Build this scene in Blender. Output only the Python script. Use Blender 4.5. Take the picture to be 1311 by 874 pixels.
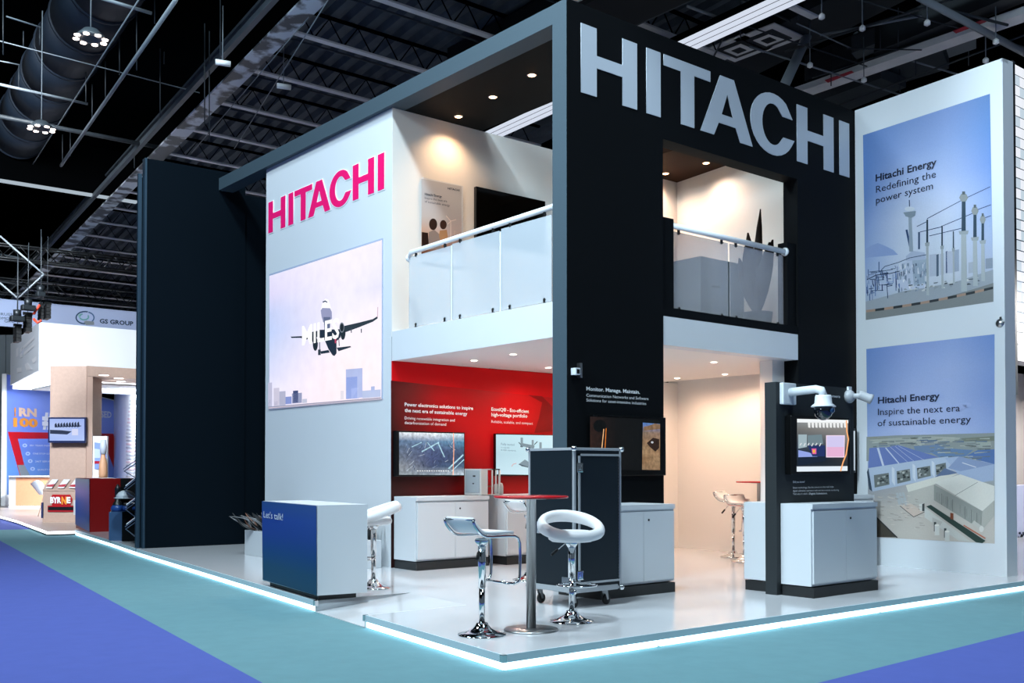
import bpy, bmesh, math, random
from mathutils import Vector, Matrix
random.seed(7)
for o in list(bpy.data.objects): bpy.data.objects.remove(o)
SC = bpy.context.scene
COL = SC.collection
# ------------------------------------------------------------------ camera
CAM_H = 1.31                      # eye height above the stand floor (z = 0); the hall floor is at z = -0.115
FPX, PPX, PPY = 1323.8, 655.5, 575.97
RIGHT = Vector((0.77116, -0.63663, 0.0)).normalized()
YAW, PIT = -0.6902, -0.0186
def _rot():
    cy, sy, cp, sp = math.cos(YAW), math.sin(YAW), math.cos(PIT), math.sin(PIT)
    Rx = Matrix(((1, 0, 0), (0, cp, -sp), (0, sp, cp)))
    Ry = Matrix(((cy, 0, sy), (0, 1, 0), (-sy, 0, cy)))
    return Rx @ Ry
MM = _rot()                        # (x, down, y) world -> camera (right, down, forward)
cam_d = bpy.data.cameras.new('camera')
cam = bpy.data.objects.new('camera', cam_d); COL.objects.link(cam)
r = Vector((MM[0][0], MM[0][2], -MM[0][1])); u = -Vector((MM[1][0], MM[1][2], -MM[1][1])); b = -Vector((MM[2][0], MM[2][2], -MM[2][1]))
cam.matrix_world = Matrix(((r.x, u.x, b.x, 0), (r.y, u.y, b.y, 0), (r.z, u.z, b.z, CAM_H), (0, 0, 0, 1)))
cam_d.sensor_width = 36; cam_d.lens = 36 * FPX / 1311
cam_d.shift_y = (PPY - 437) / 1311; cam_d.clip_end = 300
SC.camera = cam
# ------------------------------------------------------------------ world, exposure, hall lighting
W = bpy.data.worlds.new('world'); SC.world = W; W.use_nodes = True
W.node_tree.nodes['Background'].inputs[0].default_value = (0.62, 0.80, 1.0, 1)
W.node_tree.nodes['Background'].inputs[1].default_value = 0.13
SC.view_settings.view_transform = 'Standard'; SC.view_settings.look = 'None'
SC.view_settings.exposure = 0.08; SC.view_settings.gamma = 1.0; SC.view_settings.use_curve_mapping = False
def area(name, loc, size, power, color, target=None, size_y=None, spread=None):
    d = bpy.data.lights.new(name, 'AREA'); d.energy = power; d.color = color; d.size = size
    if size_y: d.shape = 'RECTANGLE'; d.size_y = size_y
    if spread: d.spread = spread
    o = bpy.data.objects.new(name, d); COL.objects.link(o); o.location = loc
    if target: o.rotation_euler = (Vector(target) - Vector(loc)).to_track_quat('-Z', 'Y').to_euler()
    return o
def spot(name, loc, power, color, angle=110, blend=0.8, radius=0.04, target=None):
    d = bpy.data.lights.new(name, 'SPOT'); d.energy = power; d.color = color
    d.spot_size = math.radians(angle); d.spot_blend = blend; d.shadow_soft_size = radius
    o = bpy.data.objects.new(name, d); COL.objects.link(o); o.location = loc
    if target: o.rotation_euler = (Vector(target) - Vector(loc)).to_track_quat('-Z', 'Y').to_euler()
    return o
COOL = (0.72, 0.90, 1.0)
area('hall_key_lamp', (2.8, 5.5, 13.5), 1.2, 1650, COOL, (7.5, 11, 1))
area('hall_row_lamp', (-1.0, 13.0, 12.5), 2.5, 1250, COOL, (6.5, 13, 1))
area('poster_wall_fill', (-4.0, 6.0, 9.0), 2.0, 210, COOL, (12.9, 7, 3.0), spread=math.radians(60))  # added fill from the left that brightens the poster wall
area('hall_front_lamp', (6.0, -2.0, 12.5), 2.5, 700, COOL, (9.5, 7, 1))
area('far_booth_fill', (1.0, 19.0, 9), 3.0, 620, (.9, .95, 1), (9.5, 31, 3.5), spread=math.radians(75))  # added fill aimed at the far booth to brighten it
area('hall_rear_lamp', (12.0, 32.0, 11.5), 4.0, 1500, COOL, (12, 36, 3))
# ------------------------------------------------------------------ rays: a photo pixel into a point on a plane of the hall
def ray(px, py):
    w = MM.transposed() @ Vector(((px - PPX) / FPX, (py - PPY) / FPX, 1.0))
    return Vector((w[0], w[2], -w[1]))
C0 = Vector((0, 0, CAM_H))
def gz(px, py, z=0.0): r = ray(px, py); return C0 + r * ((z - CAM_H) / r.z)
def ony(px, py, y): r = ray(px, py); return C0 + r * (y / r.y)
def onx(px, py, x): r = ray(px, py); return C0 + r * (x / r.x)
def atd(px, py, d): return C0 + ray(px, py) * d
# ------------------------------------------------------------------ materials
def lin(c):
    if isinstance(c, str): c = [int(c[i:i + 2], 16) / 255 for i in (0, 2, 4)]
    return tuple((v / 12.92 if v <= 0.04045 else ((v + 0.055) / 1.055) ** 2.4) for v in c[:3])
MATS = {}
def mat(name, col='808080', rough=0.5, metal=0.0, emit=0.0, noise=0.0, nscale=40.0, bump=0.0, trans=0.0, alpha=1.0, coat=0.0, grad=None, spec=0.5):
    if name in MATS: return MATS[name]
    m = bpy.data.materials.new(name); m.use_nodes = True
    nt = m.node_tree; p = nt.nodes['Principled BSDF']; c = lin(col) + (1,)
    p.inputs['Base Color'].default_value = c
    p.inputs['Roughness'].default_value = rough; p.inputs['Metallic'].default_value = metal
    p.inputs['Specular IOR Level'].default_value = spec
    if trans: p.inputs['Transmission Weight'].default_value = trans
    if alpha < 1: p.inputs['Alpha'].default_value = alpha
    if coat: p.inputs['Coat Weight'].default_value = coat; p.inputs['Coat Roughness'].default_value = 0.08
    if emit:
        p.inputs['Emission Color'].default_value = c; p.inputs['Emission Strength'].default_value = emit
        p.inputs['Base Color'].default_value = (0, 0, 0, 1)
    if noise or bump:
        tc = nt.nodes.new('ShaderNodeTexCoord'); n = nt.nodes.new('ShaderNodeTexNoise'); n.inputs['Scale'].default_value = nscale
        n.inputs['Detail'].default_value = 6
        nt.links.new(tc.outputs['Object'], n.inputs['Vector'])
        if noise:
            mx = nt.nodes.new('ShaderNodeMix'); mx.data_type = 'RGBA'
            mx.inputs['A'].default_value = tuple(v * (1 - noise) for v in c[:3]) + (1,)
            mx.inputs['B'].default_value = tuple(min(1, v * (1 + noise)) for v in c[:3]) + (1,)
            if noise > .5:
                mr = nt.nodes.new('ShaderNodeMapRange'); mr.inputs[1].default_value = .46; mr.inputs[2].default_value = .54
                nt.links.new(n.outputs['Fac'], mr.inputs[0]); nt.links.new(mr.outputs[0], mx.inputs['Factor'])
            else: nt.links.new(n.outputs['Fac'], mx.inputs['Factor'])
            nt.links.new(mx.outputs['Result'], p.inputs['Base Color'])
        if bump:
            bn = nt.nodes.new('ShaderNodeBump'); bn.inputs['Strength'].default_value = bump; bn.inputs['Distance'].default_value = 0.01
            nt.links.new(n.outputs['Fac'], bn.inputs['Height']); nt.links.new(bn.outputs['Normal'], p.inputs['Normal'])
    MATS[name] = m; return m
def attr_mat(name, emit=0.0, rough=0.45, grain=0.0, gscale=300):
    if name in MATS: return MATS[name]
    m = bpy.data.materials.new(name); m.use_nodes = True; nt = m.node_tree; p = nt.nodes['Principled BSDF']
    a = nt.nodes.new('ShaderNodeVertexColor'); a.layer_name = 'Col'
    out = a.outputs['Color']
    if grain:
        tc = nt.nodes.new('ShaderNodeTexCoord'); n = nt.nodes.new('ShaderNodeTexNoise'); n.inputs['Scale'].default_value = gscale; n.inputs['Detail'].default_value = 4
        nt.links.new(tc.outputs['Object'], n.inputs['Vector'])
        mr = nt.nodes.new('ShaderNodeMapRange'); mr.inputs[3].default_value = 1 - grain; mr.inputs[4].default_value = 1 + grain
        nt.links.new(n.outputs['Fac'], mr.inputs[0])
        v = nt.nodes.new('ShaderNodeVectorMath'); v.operation = 'SCALE'
        nt.links.new(out, v.inputs[0]); nt.links.new(mr.outputs[0], v.inputs['Scale']); out = v.outputs[0]
    if emit:
        nt.links.new(out, p.inputs['Emission Color']); p.inputs['Emission Strength'].default_value = emit
        p.inputs['Base Color'].default_value = (0.01, 0.01, 0.01, 1); p.inputs['Roughness'].default_value = 0.15
    else:
        nt.links.new(out, p.inputs['Base Color']); p.inputs['Roughness'].default_value = rough; p.inputs['Specular IOR Level'].default_value = 0.25
    MATS[name] = m; return m
def frost(name, col, clear=0.45, rough=0.12):
    m = bpy.data.materials.new(name); m.use_nodes = True; nt = m.node_tree; nt.nodes.clear()
    out = nt.nodes.new('ShaderNodeOutputMaterial'); t = nt.nodes.new('ShaderNodeBsdfTransparent'); d = nt.nodes.new('ShaderNodeBsdfDiffuse')
    g = nt.nodes.new('ShaderNodeBsdfGlossy'); g.inputs['Roughness'].default_value = rough
    d.inputs['Color'].default_value = lin(col) + (1,)
    m1 = nt.nodes.new('ShaderNodeMixShader'); m1.inputs[0].default_value = clear
    nt.links.new(d.outputs[0], m1.inputs[1]); nt.links.new(t.outputs[0], m1.inputs[2])
    m2 = nt.nodes.new('ShaderNodeMixShader'); m2.inputs[0].default_value = 0.08
    nt.links.new(m1.outputs[0], m2.inputs[1]); nt.links.new(g.outputs[0], m2.inputs[2]); nt.links.new(m2.outputs[0], out.inputs['Surface'])
    MATS[name] = m; return m
WHITE = mat('white_panel', 'd0d5da', 0.42, noise=0.015, nscale=3, bump=0.02)
WARMWHITE = mat('white_interior_panel', 'e4e2de', 0.5)
BLACK = mat('black_panel', '090c0f', 0.65, spec=.08, noise=0.12, nscale=60)
SLATE = mat('slate_sidelit', '3b4b55', 0.6, spec=.3, noise=0.1, nscale=80)  # black panel tone with the stronger left light put into the colour
KIOSK = mat('kiosk_panel', '24292c', 0.6, spec=.3, noise=0.15, nscale=120)
GLOSSFLOOR = mat('gloss_white_floor', 'd3d4d8', 0.16, noise=0.02, nscale=1.2, coat=0.3)
ALU = mat('aluminium_edge', 'b4bcc2', 0.28, metal=0.8)
TEAL = mat('teal_carpet', '5f8891', 0.95, noise=0.10, nscale=6, bump=0.4)
BLUE = mat('blue_carpet', '4756a2', 0.95, noise=0.08, nscale=6, bump=0.4)
CAB = mat('cabinet_white', 'c8cdd2', 0.38)
PLINTH = mat('plinth_black', '15181a', 0.5)
CHROME = mat('chrome', 'd8dcde', 0.07, metal=1.0)
STEEL = mat('brushed_steel', 'a7a9aa', 0.3, metal=1.0, noise=0.06, nscale=200)
LEATHER = mat('white_leatherette', 'e3e3e4', 0.38, bump=0.05, nscale=60)
REDTOP = mat('red_laminate', 'b3121c', 0.25)
RUBBER = mat('black_rubber', '0a0b0c', 0.6)
CASEBLK = mat('case_laminate', '101b22', 0.45, spec=.3, noise=0.12, nscale=300)
CASEALU = mat('case_aluminium', 'a4a9ae', 0.4, metal=0.2)
BEZEL = mat('tv_bezel', '08090a', 0.25)
LED = mat('led_tube', 'c4f0ff', emit=4.5)
DOWN = mat('downlight_lamp', 'ffb878', emit=22.0)
DOWNW = mat('downlight_lamp_white', 'ffeede', emit=6.0)
TRIMW = mat('downlight_rim', 'd8d8d8', 0.4)
GLASS = frost('frosted_glass_left', 'd3dce4', 0.55)
GLASS2 = frost('frosted_glass_right', 'b4b4ba', 0.60)
PRINT = attr_mat('printed_graphic', rough=0.4)
PRINTG = attr_mat('printed_photo', rough=0.4, grain=0.07, gscale=60)
SCREEN = attr_mat('lit_screen', emit=1.0)
SCREENG = attr_mat('lit_screen_photo', emit=1.0, grain=0.9, gscale=22)
SCREENS = attr_mat('lit_screen_soft', emit=1.12, grain=0.08, gscale=5)
ROOFDK = mat('roof_black', '040506', 0.9, spec=0.0)
ROOFST = mat('roof_painted_steel', '4c555c', 0.55, noise=0.35, nscale=3)
ROOFDECK = mat('roof_deck_sheet', '4c565e', 0.6, noise=0.5, nscale=2, spec=.2)
ROOFPIPE = mat('roof_pipe_steel', '2e353b', 0.5, noise=0.2, nscale=5)
GALV = mat('galvanised_patchy', 'aab2b8', 0.5, noise=0.8, nscale=1.6)
DUCT = mat('duct_blue_grey', '0f1d2b', 0.6, metal=0.0, noise=0.35, nscale=1.5)
# ------------------------------------------------------------------ mesh building
class MB:
    def __init__(s): s.bm = bmesh.new()
    def box(s, a, b, bev=0.0, rz=None, piv=None):
        v0 = len(s.bm.verts); a = Vector(a); b = Vector(b)
        vs = [s.bm.verts.new((x, y, z)) for x in (a.x, b.x) for y in (a.y, b.y) for z in (a.z, b.z)]
        fs = [s.bm.faces.new([vs[i] for i in f]) for f in ((0, 1, 3, 2), (4, 6, 7, 5), (0, 4, 5, 1), (2, 3, 7, 6), (0, 2, 6, 4), (1, 5, 7, 3))]
        bmesh.ops.recalc_face_normals(s.bm, faces=fs)
        if bev:
            es = list({e for f in fs for e in f.edges}); bmesh.ops.bevel(s.bm, geom=es, offset=bev, segments=2, affect='EDGES', profile=0.6)
        if rz is not None:
            allv = list(s.bm.verts)[v0:] if not bev else [v for v in s.bm.verts if v.index == -1 or True][v0:]
            bmesh.ops.rotate(s.bm, verts=allv, cent=piv or (a + b) / 2, matrix=Matrix.Rotation(rz, 3, 'Z'))
        return s
    def prism(s, pts, ext):          # polygon of 3D points extruded by a vector
        lo = [s.bm.verts.new(p) for p in pts]; hi = [s.bm.verts.new(Vector(p) + Vector(ext)) for p in pts]
        fs = [s.bm.faces.new(lo), s.bm.faces.new(hi[::-1])]
        n = len(pts)
        for i in range(n): fs.append(s.bm.faces.new((lo[i], lo[(i + 1) % n], hi[(i + 1) % n], hi[i])))
        bmesh.ops.recalc_face_normals(s.bm, faces=fs); return s
    def tube(s, path, r, seg=10, closed=False, cap=True):
        pts = [Vector(p) for p in path]; n = len(pts); rings = []
        rs = r if isinstance(r, (list, tuple)) else [r] * n
        up = None
        for i, p in enumerate(pts):
            if closed: t = (pts[(i + 1) % n] - pts[i - 1]).normalized()
            else: t = (pts[min(i + 1, n - 1)] - pts[max(i - 1, 0)]).normalized()
            if up is None: up = Vector((0, 0, 1)) if abs(t.z) < 0.9 else Vector((1, 0, 0))
            a = (up - t * up.dot(t)).normalized(); bb = t.cross(a); up = a
            rr = rs[i]; rx, ry = rr if isinstance(rr, (tuple, list)) else (rr, rr)
            rings.append([s.bm.verts.new(p + a * (rx * math.cos(k * 2 * math.pi / seg)) + bb * (ry * math.sin(k * 2 * math.pi / seg))) for k in range(seg)])
        fs = []
        for i in range(n if closed else n - 1):
            A, B = rings[i], rings[(i + 1) % n]
            for k in range(seg): fs.append(s.bm.faces.new((A[k], A[(k + 1) % seg], B[(k + 1) % seg], B[k])))
        if cap and not closed: fs.append(s.bm.faces.new(rings[0][::-1])); fs.append(s.bm.faces.new(rings[-1]))
        for f in fs: f.smooth = True
        bmesh.ops.recalc_face_normals(s.bm, faces=fs); return s
    def lathe(s, prof, c=(0, 0, 0), seg=28, axis=None, smooth=True):
        c = Vector(c); q = Vector((0, 0, 1)).rotation_difference(Vector(axis)).to_matrix() if axis else Matrix.Identity(3)
        rings = []
        for rr, z in prof:
            if rr < 1e-6: rings.append([s.bm.verts.new(c + q @ Vector((0, 0, z)))])
            else: rings.append([s.bm.verts.new(c + q @ Vector((rr * math.cos(k * 2 * math.pi / seg), rr * math.sin(k * 2 * math.pi / seg), z))) for k in range(seg)])
        fs = []
        for A, B in zip(rings, rings[1:]):
            for k in range(seg):
                k2 = (k + 1) % seg
                if len(A) == 1 and len(B) == 1: continue
                if len(A) == 1: fs.append(s.bm.faces.new((A[0], B[k], B[k2])))
                elif len(B) == 1: fs.append(s.bm.faces.new((A[k], A[k2], B[0])))
                else: fs.append(s.bm.faces.new((A[k], A[k2], B[k2], B[k])))
        if len(rings[0]) > 1: fs.append(s.bm.faces.new(rings[0][::-1]))
        if len(rings[-1]) > 1: fs.append(s.bm.faces.new(rings[-1]))
        for f in fs: f.smooth = smooth and len(f.verts) < 5
        bmesh.ops.recalc_face_normals(s.bm, faces=fs); return s
    def grid(s, rows, thick=None, smooth=True):
        vs = [[s.bm.verts.new(p) for p in row] for row in rows]; fs = []
        for i in range(len(rows) - 1):
            for j in range(len(rows[0]) - 1): fs.append(s.bm.faces.new((vs[i][j], vs[i][j + 1], vs[i + 1][j + 1], vs[i + 1][j])))
        for f in fs: f.smooth = smooth
        bmesh.ops.recalc_face_normals(s.bm, faces=fs)
        if thick: bmesh.ops.solidify(s.bm, geom=fs, thickness=thick)
        return s
    def build(s, name, m, parent=None, loc=None):
        me = bpy.data.meshes.new(name); s.bm.to_mesh(me); s.bm.free()
        me.materials.append(m); o = bpy.data.objects.new(name, me); COL.objects.link(o)
        if parent is not None:
            o.parent = parent
            # children are authored in world coordinates unless the thing is built about its own origin
            o.matrix_parent_inverse = Matrix.Identity(4)
        if loc: o.location = loc
        return o
def tag(o, label=None, cat=None, group=None, kind=None):
    if label: o['label'] = label
    if cat: o['category'] = cat
    if group: o['group'] = group
    if kind: o['kind'] = kind
    return o
def thing(name, loc, label, cat, group=None, rz=0.0, kind=None):
    o = bpy.data.objects.new(name, None); COL.objects.link(o); o.location = loc; o.rotation_euler = (0, 0, rz); o.empty_display_size = 0.1
    return tag(o, label, cat, group, kind)
def box(name, a, b, m, parent=None, bev=0.0):
    """box given in world coordinates; parented to an unrotated thing it is shifted into its frame"""
    off = parent_off(parent)
    return MB().box(Vector(a) - off, Vector(b) - off, bev).build(name, m, parent)
def parent_off(p):
    off = Vector((0, 0, 0))
    while p is not None: off += p.location; p = p.parent
    return off
def copy_tree(o, parent=None):
    c = o.copy(); COL.objects.link(c); c.parent = parent
    for ch in o.children: copy_tree(ch, c)
    return c
# flat print and screens: coloured polygons laid on a real plane, layer on layer (0.4 mm each)
class Canvas:
    def __init__(s, at, normal, base=0.0):
        s.at = at; s.n = Vector(normal).normalized(); s.off = base; s.P = []; s.tint = (1, 1, 1)
    def p3(s, p): return s.at(p[0], p[1]) + s.n * s.off
    def poly(s, pts, col, step=True):
        if step: s.off += 0.0001
        cols = [col] * len(pts) if isinstance(col, str) else col
        s.P.append(([s.p3(p) for p in pts], [lin(c) for c in cols])); return s
    def quadgrad(s, q, ctab, nx=10):   # q: tl,tr,br,bl pixels; ctab: rows of colours, bilinear
        s.off += 0.0001
        R = len(ctab) - 1; ny = max(8, R * 4)
        def L(a, b, t): return tuple(x + (y - x) * t for x, y in zip(a, b))
        def P(u, v): return L(L(q[0], q[1], u), L(q[3], q[2], u), v)
        def C(u, v):
            f = min(v * R, R - 1e-6); i = int(f); t = f - i
            def row(rw):
                k = len(rw) - 1
                if k == 0: return lin(rw[0])
                g = min(u * k, k - 1e-6); j = int(g); return L(lin(rw[j]), lin(rw[j + 1]), g - j)
            return L(row(ctab[i]), row(ctab[i + 1]), t)
        for i in range(nx):
            for j in range(ny):
                uv = [(i / nx, j / ny), ((i + 1) / nx, j / ny), ((i + 1) / nx, (j + 1) / ny), (i / nx, (j + 1) / ny)]
                s.P.append(([s.p3(P(*t)) for t in uv], [C(*t) for t in uv]))
        return s
    def line(s, a, b, w, col, w2=None):
        a = Vector((a[0], a[1])); b = Vector((b[0], b[1])); d = (b - a).normalized(); n = Vector((-d.y, d.x)); w2 = w if w2 is None else w2
        return s.poly([a + n * w / 2, b + n * w2 / 2, b - n * w2 / 2, a - n * w / 2], col)
    def pline(s, pts, w, col):
        for a, b in zip(pts, pts[1:]): s.line(a, b, w, col); s.off -= 0.0001
        s.off += 0.0001; return s
    def ell(s, c, rx, ry, col, n=18):
        return s.poly([(c[0] + rx * math.cos(k * 2 * math.pi / n), c[1] + ry * math.sin(k * 2 * math.pi / n)) for k in range(n)], col)
    def build(s, name, m, parent=None):
        off = parent_off(parent); me = bpy.data.meshes.new(name); V = []; F = []; CC = []
        for pts, cols in s.P:
            i = len(V); V += [tuple(p - off) for p in pts]
            idx = list(range(i, i + len(pts)))
            if len(pts) >= 3:
                nn = Vector((0, 0, 0))
                for k in range(len(pts)): nn += (pts[k] - pts[0]).cross(pts[(k + 1) % len(pts)] - pts[0])
                if nn.dot(s.n) < 0: idx = idx[::-1]; cols = cols[::-1]
            F.append(idx); CC += [(c[0] * s.tint[0], c[1] * s.tint[1], c[2] * s.tint[2], 1) for c in cols]
        me.from_pydata(V, [], F); ca = me.color_attributes.new('Col', 'FLOAT_COLOR', 'CORNER')
        for k, c in enumerate(CC): ca.data[k].color = c
        me.materials.append(m); o = bpy.data.objects.new(name, me); COL.objects.link(o); o.parent = parent; return o
def text_mesh(s, bold=0.0, depth=0.0, res=2):
    cu = bpy.data.curves.new('t', 'FONT'); cu.body = s; cu.resolution_u = res; cu.offset = bold; cu.extrude = depth
    cu.space_character = 1.0
    o = bpy.data.objects.new('t', cu); COL.objects.link(o)
    dg = bpy.context.evaluated_depsgraph_get(); me = bpy.data.meshes.new_from_object(o.evaluated_get(dg))
    bpy.data.objects.remove(o); bpy.data.curves.remove(cu); me.materials.clear(); return me
def text_on(s, at, normal, left, right, cap, m, parent, off=0.003, bold=0.0, name='lettering', depth=0.0, mirror=False):
    """text with its baseline from pixel `left` to pixel `right` on the plane, cap height `cap` px at the left end"""
    me = text_mesh(s, bold, 0.0)
    xs = [v.co.x for v in me.vertices]; x0, x1 = min(xs), max(xs)
    P0 = at(*left); P1 = at(*right); U = P1 - P0; T = at(left[0], left[1] - cap) - P0; n = Vector(normal).normalized()
    H = 0.73
    po = parent_off(parent)
    vs = []
    for v in me.vertices:
        f = (v.co.x - x0) / (x1 - x0)
        if mirror: f = 1 - f
        vs.append(P0 + U * f + T * (v.co.y / H) + n * off - po)
    for v, c in zip(me.vertices, vs): v.co = c
    me.materials.append(m)
    o = bpy.data.objects.new(name, me); COL.objects.link(o); o.parent = parent; return o
INK = mat('ink_navy', '0d1c36', 0.5); INKW = mat('ink_white', 'e8ecee', 0.5); INKP = mat('ink_pale', 'b9a7a0', 0.5); INKG = mat('ink_grey', '5a6068', 0.5)
# ------------------------------------------------------------------ hall floor and shell
G = -0.115
tag(box('floor', (-30, -12, G - 0.2), (60, 80, G), TEAL), 'teal carpet of the hall aisles around the stands', 'floor', kind='structure')
def slab(name, pts, z, t, m, parent=None):
    off = parent_off(parent)
    return MB().prism([Vector((x, y, z)) - off for x, y in pts], (0, 0, t)).build(name, m, parent)
a = gz(0, 692, G); b2 = gz(335, 874, G); d = (b2 - a).normalized(); a = a - d * 40; b2 = b2 + d * 20
tag(slab('floor', [(a.x, a.y), (b2.x, b2.y), (b2.x - 30, b2.y), (a.x - 30, a.y)], G, 0.004, BLUE), 'blue carpet field at the lower left of the aisle', 'floor', kind='structure')
a = gz(0, 678, G); b2 = gz(95, 676, G); d = (b2 - a).normalized()
tag(slab('floor', [tuple((a - d * 30)[:2]), tuple((a + d * 26)[:2]), (32, 70), (-20, 70)], G, 0.004, BLUE), 'blue carpet band in front of the far wooden booth', 'floor', kind='structure')
a = gz(1050, 874, G); b2 = gz(1311, 808, G); d = (b2 - a).normalized()
tag(slab('floor', [tuple((a - d * 12)[:2]), tuple((a + d * 40)[:2]), ((a + d * 40).x, (a + d * 40).y - 15), ((a - d * 12).x, (a - d * 12).y - 15)], G, 0.004, BLUE), 'blue carpet field at the lower right corner', 'floor', kind='structure')
tag(box('wall_far', (-30, 72, G), (60, 72.3, 16), ROOFDK), 'dark far wall of the exhibition hall', 'wall', kind='structure')
tag(box('wall_side', (55, -12, G), (55.3, 72, 16), ROOFDK), 'dark side wall of the exhibition hall', 'wall', kind='structure')
tag(box('ceiling', (-30, -12, 14.0), (60, 73, 14.3), ROOFDK), 'black underside of the hall roof', 'ceiling', kind='structure')
# ------------------------------------------------------------------ raised stand floor
aP = 0.1374
PL0, PLR, PLL = (4.615, 5.685), (30.0, 5.25), (6.10, 17.10)
def along(t): return (PL0[0] + (PLL[0] - PL0[0]) * t, PL0[1] + (PLL[1] - PL0[1]) * t)
t1, t2 = 0.205, 0.310     # the ramp sits between these
R1, R2 = along(t1), along(t2); rin1, rin2 = (R1[0] + 1.12, R1[1] - 0.02), (R2[0] + 1.10, R2[1] - 0.05)
stand = thing('floor', (PL0[0], PL0[1], 0), 'glossy white raised floor of the big stand', 'floor', kind='structure')
off = Vector((PL0[0], PL0[1], 0))
PLE = (6.45, 19.4)
outline = [PL0, PLR, (30, 24), (13.5, 24), (7.6, 24.0), (6.98, 23.3), PLE, PLL, R2, rin2, rin1, R1]
slab('deck', outline, -0.035, 0.035, GLOSSFLOOR, stand)
# ramp
MB().prism([Vector(p) - off for p in ((R1[0], R1[1], G + .006), (rin1[0], rin1[1], 0), (rin2[0], rin2[1], 0), (R2[0], R2[1], G + .006))], (0, 0, -0.006)).build('ramp', GLOSSFLOOR, stand)
# fascia strips, light tubes
def strip(p, q, zt, zb, m, name, out=0.0, t=0.012, parent=stand):
    p = Vector((p[0], p[1], 0)); q = Vector((q[0], q[1], 0)); d = (q - p).normalized(); n = Vector((d.y, -d.x, 0))
    if n.dot(Vector((-1, -1, 0))) < 0 : n = -n
    o = parent_off(parent)
    return MB().prism([p + n * out - o + Vector((0, 0, zb)), q + n * out - o + Vector((0, 0, zb)), q + n * (out - t) - o + Vector((0, 0, zb)), p + n * (out - t) - o + Vector((0, 0, zb))], (0, 0, zt - zb)).build(name, m, parent)
FASC = mat('stand_edge_fascia', 'cfe0e8', 0.4)
for p, q in ((PL0, R1), (R2, PLL), (PLL, PLE), (PLE, (6.98, 23.3)), (PL0, PLR)): strip(p, q, 0.002, -0.055, FASC, 'edge_fascia', 0.008)
for p, q in ((R1, rin1), (R2, rin2)): 
    P = [Vector((p[0], p[1], 0)), Vector((q[0], q[1], 0)), Vector((q[0], q[1], -.002)), Vector((p[0], p[1], G + .005))]
    MB().prism([v - off for v in P], (0, 0.012, 0)).build('ramp_cheek', WHITE, stand)
for c in (PL0, R1, R2, PLL): MB().box(Vector((c[0] - .02, c[1] - .02, -0.052)) - off, Vector((c[0] + .02, c[1] + .02, 0.004)) - off, 0.004).build('corner_clamp', CHROME, stand)
slab('substructure', [(4.9, 6.0), (29, 5.6), (29, 20), (6.9, 19.3), (6.55, 17.3), (5.45, 9.3), (6.3, 9.1), (6.2, 7.9), (5.25, 8.0)], G, .078, WHITE, stand)
leds = thing('light_strip', (PL0[0], PL0[1], G), 'cyan white light tubes glowing under the edge of the big stand', 'light')
def inset(p, q, s=0.07):
    p = Vector((p[0], p[1], 0)); q = Vector((q[0], q[1], 0)); d = (q - p).normalized(); n = Vector((d.y, -d.x, 0))
    if n.dot(Vector((-1, -1, 0))) < 0: n = -n
    return p - n * s, q - n * s
lo = Vector((PL0[0], PL0[1], G))
for p, q in ((PL0, R1), (R2, PLL), (PLL, PLE), (PLE, (6.98, 23.3)), (PL0, PLR)):
    a, b2 = inset(p, q, 0.018)
    n = max(1, int((b2 - a).length / 1.5))
    for k in range(min(n, 9)):
        s0 = a + (b2 - a) * (k / n) + (b2 - a).normalized() * 0.02; s1 = a + (b2 - a) * ((k + 1) / n) - (b2 - a).normalized() * 0.02
        w_ = Vector((-(b2 - a).y, (b2 - a).x, 0)).normalized() * .015
        MB().prism([s0 - w_ + Vector((0, 0, -.108)) - lo, s1 - w_ + Vector((0, 0, -.108)) - lo, s1 + w_ + Vector((0, 0, -.108)) - lo, s0 + w_ + Vector((0, 0, -.108)) - lo], (0, 0, .05)).build('tube', LED, leds)
# ------------------------------------------------------------------ black front (facade) with opening
YF, YB = 8.12, 8.345
XL, XR = 7.465, 12.98
OX0, OX1 = 8.985, 11.62
fac = thing('wall_front', (XL, YF, 0), 'tall black front wall of the stand with a two storey opening', 'wall', kind='structure')
for a, b2, m in (((XL, YF, 0), (OX0, YB, 6.37), BLACK), ((OX1, YF, 0), (XR, YB, 6.37), BLACK), ((OX0, YF, 5.16), (OX1, YB, 6.37), BLACK)):
    box('panel', a, b2, m, fac)
box('lining_post', (11.36, YB, 0), (OX1, YB + .2, 2.757), WARMWHITE, fac)
box('sidelit_face', (XL - 0.004, YF, 0), (XL, YB, 6.37), SLATE, fac)  # thin layer with the brighter left light put into its colour
# letters of the two signs: outlines as fractions of the word width / height
def arcpts(cx, cy, rx, ry, a0, a1, n=20):
    return [(cx + rx * math.cos(math.radians(a0 + (a1 - a0) * k / n)), cy + ry * math.sin(math.radians(a0 + (a1 - a0) * k / n))) for k in range(n + 1)]
def Hl(x0, x1, st): return [(x0, 0), (x0 + st, 0), (x0 + st, .42), (x1 - st, .42), (x1 - st, 0), (x1, 0), (x1, 1), (x1 - st, 1), (x1 - st, .60), (x0 + st, .60), (x0 + st, 1), (x0, 1)]
def Cl():
    cx, rx, t = .6655, .0915, .047
    o = arcpts(cx, .5, rx, .53, 42, 338, 26); i = arcpts(cx, .5, rx - t, .53 - .175, 330, 50, 22)
    o[0] = (cx + rx * .90, .69); o[-1] = (cx + rx * .98, .33)
    return o + [(cx + rx * .98 - t, .33)] + i[1:-1] + [(cx + rx * .90 - t * .9, .69)]
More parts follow.
